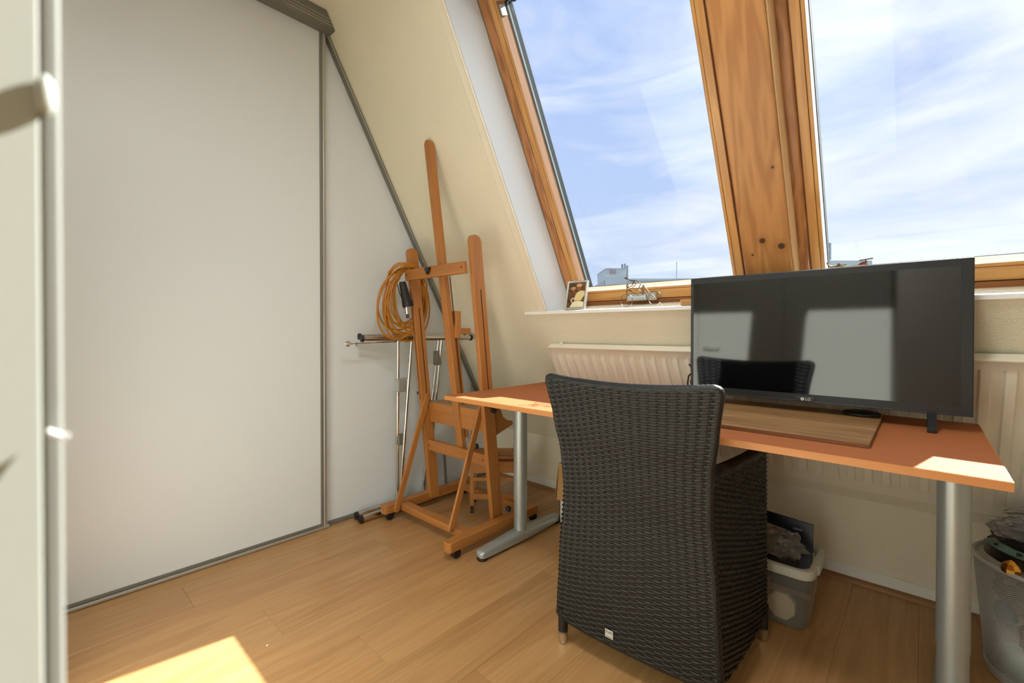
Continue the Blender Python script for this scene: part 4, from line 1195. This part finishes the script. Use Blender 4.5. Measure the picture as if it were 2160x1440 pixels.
# ------------------------------------------------------------------ white carton with a brown flap behind the chair
ct = thing('white_carton', 'open white carton with brown cardboard flap standing behind the wicker chair', 'carton', (-1.2, 1.97, 0))
M['carton_white'] = plain('carton_white', rgb(232, 230, 224), 0.6)
M['kraft'] = plain('kraft_card', rgb(198, 154, 98), 0.75, var=0.06)
kx0, kx1, ky0, ky1, kz = -1.385, -1.05, 1.875, 2.13, 0.315
cw = MB(); cw.box(kx0, kx0 + 0.004, ky0, ky1, 0, kz); cw.box(kx1 - 0.004, kx1, ky0, ky1, 0, kz); cw.box(kx0, kx1, ky0, ky0 + 0.004, 0, kz); cw.box(kx0, kx1, ky1 - 0.004, ky1, 0, kz); cw.box(kx0, kx1, ky0, ky1, 0, 0.004)
cw.build('carton_body', M['carton_white'], ct)
MB().prism([(kx0 - 0.002, ky0 - 0.002, kz), (kx0 - 0.002, ky1, kz), (kx0 - 0.026, ky1, 0.130), (kx0 - 0.026, ky0 - 0.006, 0.128)], (-0.003, 0, 0)).build('flap', M['kraft'], ct)
MB().prism([(kx0, ky0 - 0.002, kz), (kx1, ky0 - 0.002, kz), (kx1, ky0 - 0.024, 0.135), (kx0, ky0 - 0.024, 0.135)], (0, -0.003, 0)).build('flap', M['kraft'], ct)

# ------------------------------------------------------------------ wire mesh basket with odds and ends
BC = Vector((0.290, 1.965, 0)); BR0, BR1, BHT = 0.145, 0.172, 0.330
wbk = thing('mesh_wastebasket', 'silver wire mesh wastebasket full of odds and ends right of the desk', 'wastebasket', BC)
M['mesh_wire'] = plain('silver_wire', rgb(196, 200, 198), 0.4, metal=0.4)
mm = MB(); nst = 150; nseg = 20
for dirn in (1, -1):
    for i in range(nst):
        a0 = 2 * pi * i / nst
        pts = []
        for k_ in range(nseg + 1):
            t = k_ / nseg; a = a0 + dirn * t * 2.2; r = BR0 + (BR1 - BR0) * t
            pts.append(BC + Vector((r * cos(a), r * sin(a), 0.012 + t * (BHT - 0.02))))
        mm.tube(pts, 0.00075, 3)
mm.build('wire_mesh', M['mesh_wire'], wbk, kind='stuff')
rm = MB(); rm.tube([BC + Vector((BR1 * cos(a), BR1 * sin(a), BHT)) for a in [i * 2 * pi / 64 for i in range(64)]], 0.0062, 10, closed=True)
rm.build('rim', M['mesh_wire'], wbk, smooth=True)
rm = MB(); rm.lathe(BC, [(BR0 - 0.004, 0.0), (BR0 + 0.003, 0.001), (BR0 + 0.004, 0.022), (BR0 + 0.001, 0.024)], 64); rm.build('base_band', M['mesh_wire'], wbk, smooth=True)
def inb(x_, y_, z_): return BC + Vector((x_, y_, z_))
M['coal'] = plain('black_bag', rgb(16, 16, 17), 0.3)
crumple('black_bag', BC.x, BC.y + 0.01, 0.372, 0.130, 0.128, 0.048, M['coal'], 21, label='shiny black plastic bag bulging out of the mesh wastebasket', cat='bag', rough=0.25)
crumple('clear_bag', BC.x - 0.070, BC.y - 0.015, 0.422, 0.060, 0.045, 0.026, M['film'], 33, label='crumpled clear plastic bag on top of the mesh wastebasket', cat='bag', rough=0.7)
crumple('clear_bag', BC.x - 0.02, BC.y - 0.02, 0.245, 0.105, 0.105, 0.060, M['film'], 35, label='clear plastic wrapping inside the mesh wastebasket below the rim', cat='bag', rough=0.35)
crumple('dark_bundle', BC.x + 0.015, BC.y + 0.01, 0.098, 0.085, 0.085, 0.072, M['dark_stuff'], 41, label='dark bundle in the bottom of the mesh wastebasket', cat='bundle', rough=0.2)
M['teal'] = plain('chipped_teal_paint', rgb(92, 120, 116), 0.45, var=0.2, vscale=40)
ts = MB(); arc = []
for k_ in range(13):
    a = radians(185) + k_ * radians(9); arc.append(a)
r_in, r_out = 0.128, 0.150
pts = [inb(r_out * cos(a), r_out * sin(a), 0.372) for a in arc] + [inb(r_in * cos(a), r_in * sin(a), 0.382) for a in arc[::-1]]
ts_o = ts.prism(pts, (0, 0, 0.004)).build('curved_metal_strip', M['teal'])
tag(ts_o, 'chipped teal metal strip with round holes across the wastebasket', 'metal strip')
sk = MB(); sk.grid(13, 2, lambda u, v: inb((r_out + 0.001) * cos(arc[0] + u * (arc[-1] - arc[0])), (r_out + 0.001) * sin(arc[0] + u * (arc[-1] - arc[0])), 0.374 - 0.032 * v))
sk.build('strip_skirt', M['coal'], ts_o, smooth=True, fix=False)
for k_ in (2, 5, 8, 11):
    a = arc[k_]; rr = 0.139
    MB().cyl(inb(rr * cos(a), rr * sin(a), 0.3785), inb(rr * cos(a), rr * sin(a), 0.3828), 0.0055, 14).build('hole', M['coal'], ts_o)
M['gold'] = plain('gold_foil', rgb(214, 160, 70), 0.15, metal=1.0)
gb = MB(); gp = inb(-0.105, -0.118, 0.340)
gb.lathe(gp, [(0.001, -0.024), (0.012, -0.020), (0.021, -0.008), (0.022, 0.003), (0.015, 0.016), (0.006, 0.024), (0.001, 0.026)], 9)
tag(gb.build('gold_ornament', M['gold']), 'faceted gold ornament wedged in the wastebasket rim', 'ornament')
mg = MB()
mp0 = inb(-0.10, 0.075, 0.430)
mg.grid(10, 6, lambda u, v: mp0 + Vector((0.20 * u, 0.03 - 0.085 * v - 0.02 * u, 0.020 * sin(pi * min(1, u * 1.5)) * (1 - u) + 0.024 * sin(v * 1.4) - 0.02 * u)))
mg.grid(10, 6, lambda u, v: mp0 + Vector((0.20 * u, 0.03 - 0.085 * v - 0.02 * u, 0.008 + 0.026 * sin(pi * min(1, u * 1.5)) * (1 - u) + 0.026 * sin(v * 1.4) - 0.02 * u)))
mgo = mg.build('magazine', plain('magazine_paper', rgb(150, 152, 158), 0.35, var=0.25, vscale=12), smooth=True, fix=False)
tag(mgo, 'bent grey magazine sticking out of the wastebasket top', 'magazine')
crumple('brown_bottle', BC.x + 0.07, BC.y + 0.06, 0.43, 0.10, 0.05, 0.030, plain('amber_gloss', rgb(70, 46, 24), 0.15), 51, label='glossy dark amber bottle lying at the back of the wastebasket', cat='bottle', rough=0.06)
M['blue_film'] = plain('blue_wrapper', rgb(70, 130, 160), 0.35)
crumple('blue_wrapper', BC.x - 0.108, BC.y - 0.045, 0.185, 0.022, 0.045, 0.030, M['blue_film'], 61, label='blue wrapper showing through the wire mesh basket', cat='wrapper', rough=0.4)
pm = MB(); pm.prism([inb(-0.118, -0.060, 0.028), inb(-0.04, -0.128, 0.028), inb(-0.045, -0.132, 0.085), inb(-0.120, -0.065, 0.105)], (0.006, 0.006, 0))
tag(pm.build('pale_green_card', plain('mint_card', rgb(170, 190, 180), 0.5)), 'pale green card standing at the bottom of the mesh basket', 'card')

# ------------------------------------------------------------------ on the sill: photo frame, wire cyclist, little things
def on_sill(x_, y_): return Vector((x_, y_, sill_z(y_)))
PFY = 1.872
fx0, fx1 = -1.350, -1.232
pfb = on_sill((fx0 + fx1) / 2, PFY)
pf = thing('photo_frame', 'small silver photo frame with a family portrait on the window sill', 'photo frame', pfb)
fax = Vector((0.995, 0.10, 0)).normalized(); fup = Vector((0.0, 0.21, 0.978)).normalized(); fno = fax.cross(fup).normalized()
fw, fh = 0.116, 0.150
f0 = pfb - fax * fw / 2 + Vector((0, 0, 0.001))
def fr(a, b, c=0): return f0 + fax * a + fup * b - fno * (-c)
def fbox(a0, a1, b0, b1, c0, c1):
    m = MB(); m.add([fr(a, b, c) for a in (a0, a1) for b in (b0, b1) for c in (c0, c1)], [(0, 1, 3, 2), (4, 6, 7, 5), (0, 4, 5, 1), (2, 3, 7, 6), (0, 2, 6, 4), (1, 5, 7, 3)]); return m
M['frame_silver'] = plain('frame_silver', rgb(206, 204, 200), 0.28, metal=0.7)
b_ = 0.010
for (a0, a1, b0, b1) in ((0, b_, 0, fh), (fw - b_, fw, 0, fh), (b_, fw - b_, 0, b_), (b_, fw - b_, fh - b_, fh)):
    fbox(a0, a1, b0, b1, -0.010, 0.006).build('frame_bar', M['frame_silver'], pf, bevel=0.002)
def sepia_mat():
    m, n, l, b = new_mat('sepia_print')
    b.inputs['Roughness'].default_value = 0.25
    tc = n.new('ShaderNodeTexCoord'); no = n.new('ShaderNodeTexNoise'); no.inputs['Scale'].default_value = 70; no.inputs['Detail'].default_value = 4
    l.new(tc.outputs['Object'], no.inputs[0])
    cr = n.new('ShaderNodeValToRGB')
    cr.color_ramp.elements[0].position = 0.35; cr.color_ramp.elements[0].color = rgb(58, 34, 18)
    cr.color_ramp.elements[1].position = 0.68; cr.color_ramp.elements[1].color = rgb(128, 96, 50)
    l.new(no.outputs[0], cr.inputs[0]); l.new(cr.outputs[0], b.inputs['Base Color'])
    return m
fbox(b_ - 0.001, fw - b_ + 0.001, b_ - 0.001, fh - b_ + 0.001, -0.006, 0.0005).build('print', sepia_mat(), pf)
prt = [o for o in pf.children if o.name.startswith('print')][0]
def flat_shape(pts, name, col, c):
    m = MB(); m.prism([fr(b_ + p[0] * (fw - 2 * b_), b_ + p[1] * (fh - 2 * b_), c) for p in pts], fno * 0.0001 * -1 if False else fax.cross(fup) * 0.00015)
    return m.build(name, plain('print_' + name, col, 0.3), prt)
def ell(cx_, cy_, rx, ry, k=16): return [(cx_ + rx * cos(2 * pi * i / k), cy_ + ry * sin(2 * pi * i / k)) for i in range(k)]
flat_shape([(0.40, 0.30), (0.42, 0.46), (0.52, 0.60), (0.72, 0.68), (0.95, 0.66), (0.98, 0.50), (0.80, 0.28)], 'cream_jacket', rgb(218, 196, 140), 0.0008)
flat_shape([(0.06, 0.30), (0.04, 0.52), (0.16, 0.58), (0.30, 0.54), (0.36, 0.34)], 'brown_jacket', rgb(98, 56, 32), 0.0008)
flat_shape([(0.18, 0.02), (0.30, 0.20), (0.60, 0.28), (0.96, 0.22), (0.97, 0.02)], 'white_skirt', rgb(232, 220, 180), 0.0009)
flat_shape(ell(0.64, 0.80, 0.14, 0.13), 'face', rgb(138, 76, 44), 0.0009)
flat_shape(ell(0.62, 0.90, 0.17, 0.07), 'hair', rgb(206, 160, 108), 0.0010)
flat_shape(ell(0.30, 0.70, 0.12, 0.11), 'face', rgb(128, 70, 42), 0.0009)
flat_shape(ell(0.28, 0.78, 0.14, 0.07), 'hair', rgb(186, 136, 88), 0.0010)
flat_shape(ell(0.34, 0.30, 0.15, 0.10), 'bouquet', rgb(214, 186, 160), 0.0011)
flat_shape(ell(0.34, 0.29, 0.08, 0.06), 'bouquet_heart', rgb(92, 52, 34), 0.0012)
st_ = fbox(fw * 0.4, fw * 0.6, fh * 0.05, fh * 0.62, -0.013, -0.010); st_.build('back_strut', M['black_plastic'], pf)

# wire cyclist
M['wire'] = plain('dark_silver_wire', rgb(120, 112, 100), 0.3, metal=0.9)
M['wire_b'] = plain('bronze_wire', rgb(84, 66, 46), 0.35, metal=0.85)
CYY = 1.862
c0 = on_sill(-0.935, CYY)
cy = thing('wire_cyclist', 'tiny bent wire cyclist figure riding left on the window sill', 'figurine', c0)
U_ = 0.00245      # one source pixel at this distance
def cw_(px, py, dy=0.0):   # pixel offsets inside the figure -> metres
    return Vector((-0.9985 + (px - 1324) * 0.00222, CYY + dy + (px - 1324) * 0.0, c0.z + 0.0025 + (647 - py) * 0.00222 - (px - 1324) * 0.00012))
def ring(px, py, r): return [cw_(px, py) + Vector((r * cos(a), 0, r * sin(a))) for a in [i * 2 * pi / 28 for i in range(28)]]
MB().tube(ring(1324, 633, 0.0300), 0.0016, 6, closed=True).build('wheel', M['wire'], cy, smooth=True)
MB().tube(ring(1385, 627, 0.0300), 0.0016, 6, closed=True).build('wheel', M['wire'], cy, smooth=True)
def wire(pts, name, r=0.0017, mat='wire_b', dy=0.0): return MB().tube([cw_(*p, dy) for p in pts], r, 6).build(name, M[mat], cy, smooth=True)
wire([(1322, 634), (1325, 630), (1325, 605), (1326, 600)], 'fork')
wire([(1326, 607), (1331, 608), (1336, 608), (1351, 608), (1361, 607)], 'top_tube')
wire([(1328, 611), (1345, 619), (1352, 623)], 'down_tube')
wire([(1361, 604), (1361, 617), (1359, 620)], 'seat_tube')
wire([(1363, 606), (1374, 617), (1385, 626)], 'seat_stay')
wire([(1361, 614), (1372, 618), (1385, 627)], 'chain_stay', mat='wire')
wire([(1326, 606), (1332, 605), (1336, 603), (1340, 595), (1342, 592), (1336, 603)], 'arm')
wire([(1336, 606), (1340, 603), (1344, 598), (1341, 594)], 'arm', dy=0.006)
wire([(1330, 591), (1336, 592), (1342, 592), (1350, 594), (1355, 599), (1352, 607), (1350, 609), (1352, 612), (1360, 618)], 'body')
wire([(1332, 591), (1340, 595), (1344, 597)], 'shoulder')
wire([(1357, 605), (1357, 611), (1360, 617)], 'leg', mat='wire', dy=0.005)
MB().tube([cw_(1320, 586.5), cw_(1322, 586.5), cw_(1327, 589.5), cw_(1330, 591)], 0.003, 8, radii=[0.0028, 0.0034, 0.0026, 0.0012]).build('head', M['wire_b'], cy, smooth=True)
MB().tube([cw_(1326, 602.5) + Vector((0.0055 * cos(a), 0, 0.0055 * sin(a))) for a in [i * 2 * pi / 14 for i in range(14)]], 0.0012, 6, closed=True).build('handlebar', M['wire_b'], cy, smooth=True)
MB().tube([cw_(1358, 603.5), cw_(1361, 602.5), cw_(1364, 606)], 0.003, 8, radii=[0.002, 0.004, 0.0015]).build('saddle', M['wire_b'], cy, smooth=True)
wire([(1329, 610), (1332, 611.5), (1338, 615)], 'frame_wrap', r=0.0024)
wire([(1364, 606), (1367, 609), (1371, 614)], 'frame_wrap', r=0.0024)
wire([(1395, 636), (1400, 641), (1401, 642.5)], 'stand', r=0.0015, mat='wire')

# small bundle of sticks by the television
sb_ = on_sill(-0.735, 1.865)
sk_ = thing('stick_bundle', 'short bundle of pale wooden sticks on the sill left of the television', 'wooden sticks', sb_)
for k_ in range(4):
    MB().box(sb_.x - 0.012, sb_.x + 0.07, sb_.y - 0.012, sb_.y + 0.016, sb_.z + 0.0012 + k_ * 0.0062, sb_.z + 0.0066 + k_ * 0.0062).build('stick', M['pine_x'], sk_, bevel=0.0008)

# little tin aeroplane behind the television, only its tips show above the screen
ap = on_sill(-0.19, 1.90)
pln = thing('tin_toy_aeroplane', 'little brown tin toy with red fin peeking over the television', 'toy', ap)
M['tin'] = plain('old_brass', rgb(130, 112, 78), 0.35, metal=0.6)
M['toy_red'] = plain('toy_red', rgb(176, 34, 40), 0.4)
az = 1.226
MB().tube([(-0.248, 1.90, az + 0.014), (-0.243, 1.90, az + 0.004), (-0.234, 1.90, az - 0.001), (-0.205, 1.90, az + 0.002), (-0.192, 1.90, az + 0.003)], 0.0022, 8).build('nose_bow', M['tin'], pln, smooth=True)
MB().box(-0.218, -0.208, 1.895, 1.905, az + 0.002, az + 0.009).build('cockpit', M['tin'], pln, bevel=0.001)
MB().tube([(-0.238, 1.90, az - 0.003), (-0.19, 1.90, az - 0.012), (-0.135, 1.90, az - 0.004)], 0.006, 10, radii=[0.003, 0.009, 0.005]).build('fuselage', M['tin'], pln, smooth=True)
MB().prism([(-0.166, 1.899, az - 0.004), (-0.150, 1.899, az + 0.007), (-0.134, 1.899, az + 0.007), (-0.144, 1.899, az - 0.002)], (0, 0.003, 0)).build('fin', M['toy_red'], pln)
MB().prism([(-0.158, 1.889, az + 0.011), (-0.122, 1.889, az + 0.015), (-0.122, 1.911, az + 0.015), (-0.158, 1.911, az + 0.011)], (0, 0, 0.0015)).build('tail_wing', M['black_plastic'], pln)
MB().cyl((-0.141, 1.90, az + 0.005), (-0.141, 1.90, az + 0.013), 0.0015, 8).build('tail_post', M['black_plastic'], pln)
MB().cyl((-0.19, 1.90, ap.z), (-0.19, 1.90, az - 0.012), 0.003, 8).build('stand_rod', M['tin'], pln)
MB().lathe(ap, [(0.02, 0.0005), (0.02, 0.004), (0.004, 0.006)], 16).build('stand_base', M['tin'], pln, smooth=True)

# paint chips dropped on the floor
for (cx_, cy_, lab) in ((-1.895, 1.424, 'tiny white paint chip on the floor in front of the easel crossbar'), (-1.532, 0.515, 'tiny white paint chip on the floor beside the sunlit patch'), (-1.550, 1.286, 'tiny white paint chip on the floor beside the easel castor')):
    pc = MB().prism([(cx_ - 0.003, cy_ - 0.002, 0.0003), (cx_ + 0.002, cy_ - 0.003, 0.0003), (cx_ + 0.004, cy_ + 0.001, 0.0003), (cx_ + 0.001, cy_ + 0.003, 0.0003), (cx_ - 0.002, cy_ + 0.002, 0.0003)], (0, 0, 0.0012)).build('paint_chip', M['white_paint'])
    tag(pc, lab, 'paint chip', group='paint chips on the floor')

# ------------------------------------------------------------------ outside: roofscape far beyond the windows
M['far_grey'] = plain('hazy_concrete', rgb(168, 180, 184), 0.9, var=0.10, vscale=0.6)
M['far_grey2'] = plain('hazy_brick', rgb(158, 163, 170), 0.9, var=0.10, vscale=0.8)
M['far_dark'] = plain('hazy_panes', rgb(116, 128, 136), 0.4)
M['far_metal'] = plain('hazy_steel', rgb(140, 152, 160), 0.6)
GZ = -11.0
gr = MB().box(-150, 120, 8, 180, GZ - 0.5, GZ).build('street_ground', plain('far_ground', rgb(150, 150, 146), 0.95, var=0.1, vscale=0.2))
tag(gr, 'grey street level far below outside the windows', 'ground', 'structure')
vx = Vector((0.737, 0.676, 0)); vy = Vector((-0.676, 0.737, 0))
def fb(o, a0, a1, d0, d1, z0, z1):
    m = MB(); m.add([o + vx * a + vy * d + Vector((0, 0, z)) for a in (a0, a1) for d in (d0, d1) for z in (z0, z1)], [(0, 1, 3, 2), (4, 6, 7, 5), (0, 4, 5, 1), (2, 3, 7, 6), (0, 2, 6, 4), (1, 5, 7, 3)]); return m
ob = Vector((-31.35, 52.77, 0))
tw = thing('distant_building', 'hazy grey rooftop block with chimneys seen through the left window', 'building', ob + Vector((0, 0, GZ)))
fb(ob, 0.0, 2.75, 0, 6, GZ, 9.3).build('tower_wall', M['far_grey'], tw)
fb(ob, -0.05, 2.8, -0.05, 6, 9.3, 9.45).build('parapet', M['far_grey2'], tw)
fb(ob, 0.5, 1.3, -0.04, 0, 8.7, 9.2).build('brick_patch', plain('hazy_tan', rgb(164, 142, 130), 0.9), tw)
for k_, (a, w2, h) in enumerate(((2.35, 0.14, 10.1), (2.72, 0.14, 10.15), (3.05, 0.16, 9.9))):
    m = MB(); b0_ = ob + vx * a + vy * 0.6; m.cyl(b0_ + Vector((0, 0, 8)), b0_ + Vector((0, 0, h)), w2, 10); m.build('chimney', M['far_metal'], tw, smooth=True)
lw = thing('distant_flat_roof', 'long hazy grey flat roofed building beyond the wire cyclist', 'building', ob + vx * 7 + Vector((0, 0, GZ)))
fb(ob, -0.1, 16.5, 0.6, 10, GZ, 7.85).build('roof_block', M['far_grey2'], lw)
fb(ob, 2.7, 16.5, 0.5, 10.1, 7.85, 8.15).build('roof_edge', M['far_grey'], lw)
for k_ in range(9):
    fb(ob, 3.2 + k_ * 1.4, 4.0 + k_ * 1.4, 0.52, 0.6, 6.2, 7.2).build('window_pane', M['far_dark'], lw)
pn = MB(); b0_ = ob + vx * 9.85 + vy * 1.0; pn.cyl(b0_ + Vector((0, 0, 8.1)), b0_ + Vector((0, 0, 10.5)), 0.05, 8)
pn.build('roof_aerial', M['far_metal'], lw)
om = Vector((-9.45, 72.9, 0))
rf = thing('distant_roof_with_mast', 'hazy roof with antenna mast seen above the television', 'building', om + Vector((0, 0, GZ)))
fb(om, 0.2, 6.0, 0, 8, GZ, 10.5).build('roof_block', M['far_grey'], rf)
fb(om, -0.45, 0.0, -0.1, 0.3, 10.6, 12.85).build('antenna_panel', M['far_metal'], rf)
fb(om, 0.28, 0.42, -0.1, 0.2, 10.6, 12.85).build('antenna_panel', M['far_metal'], rf)
for zz in (10.9, 11.6, 12.3, 12.8):
    fb(om, 0.0, 0.3, -0.05, 0.1, zz - 0.05, zz + 0.05).build('antenna_rung', M['far_metal'], rf)
m = MB(); m.cyl(om + vy * 0.1 + vx * -0.05 + Vector((0, 0, GZ)), om + vy * 0.1 + vx * -0.05 + Vector((0, 0, 10.7)), 0.16, 10); m.build('mast', M['far_metal'], rf, smooth=True)
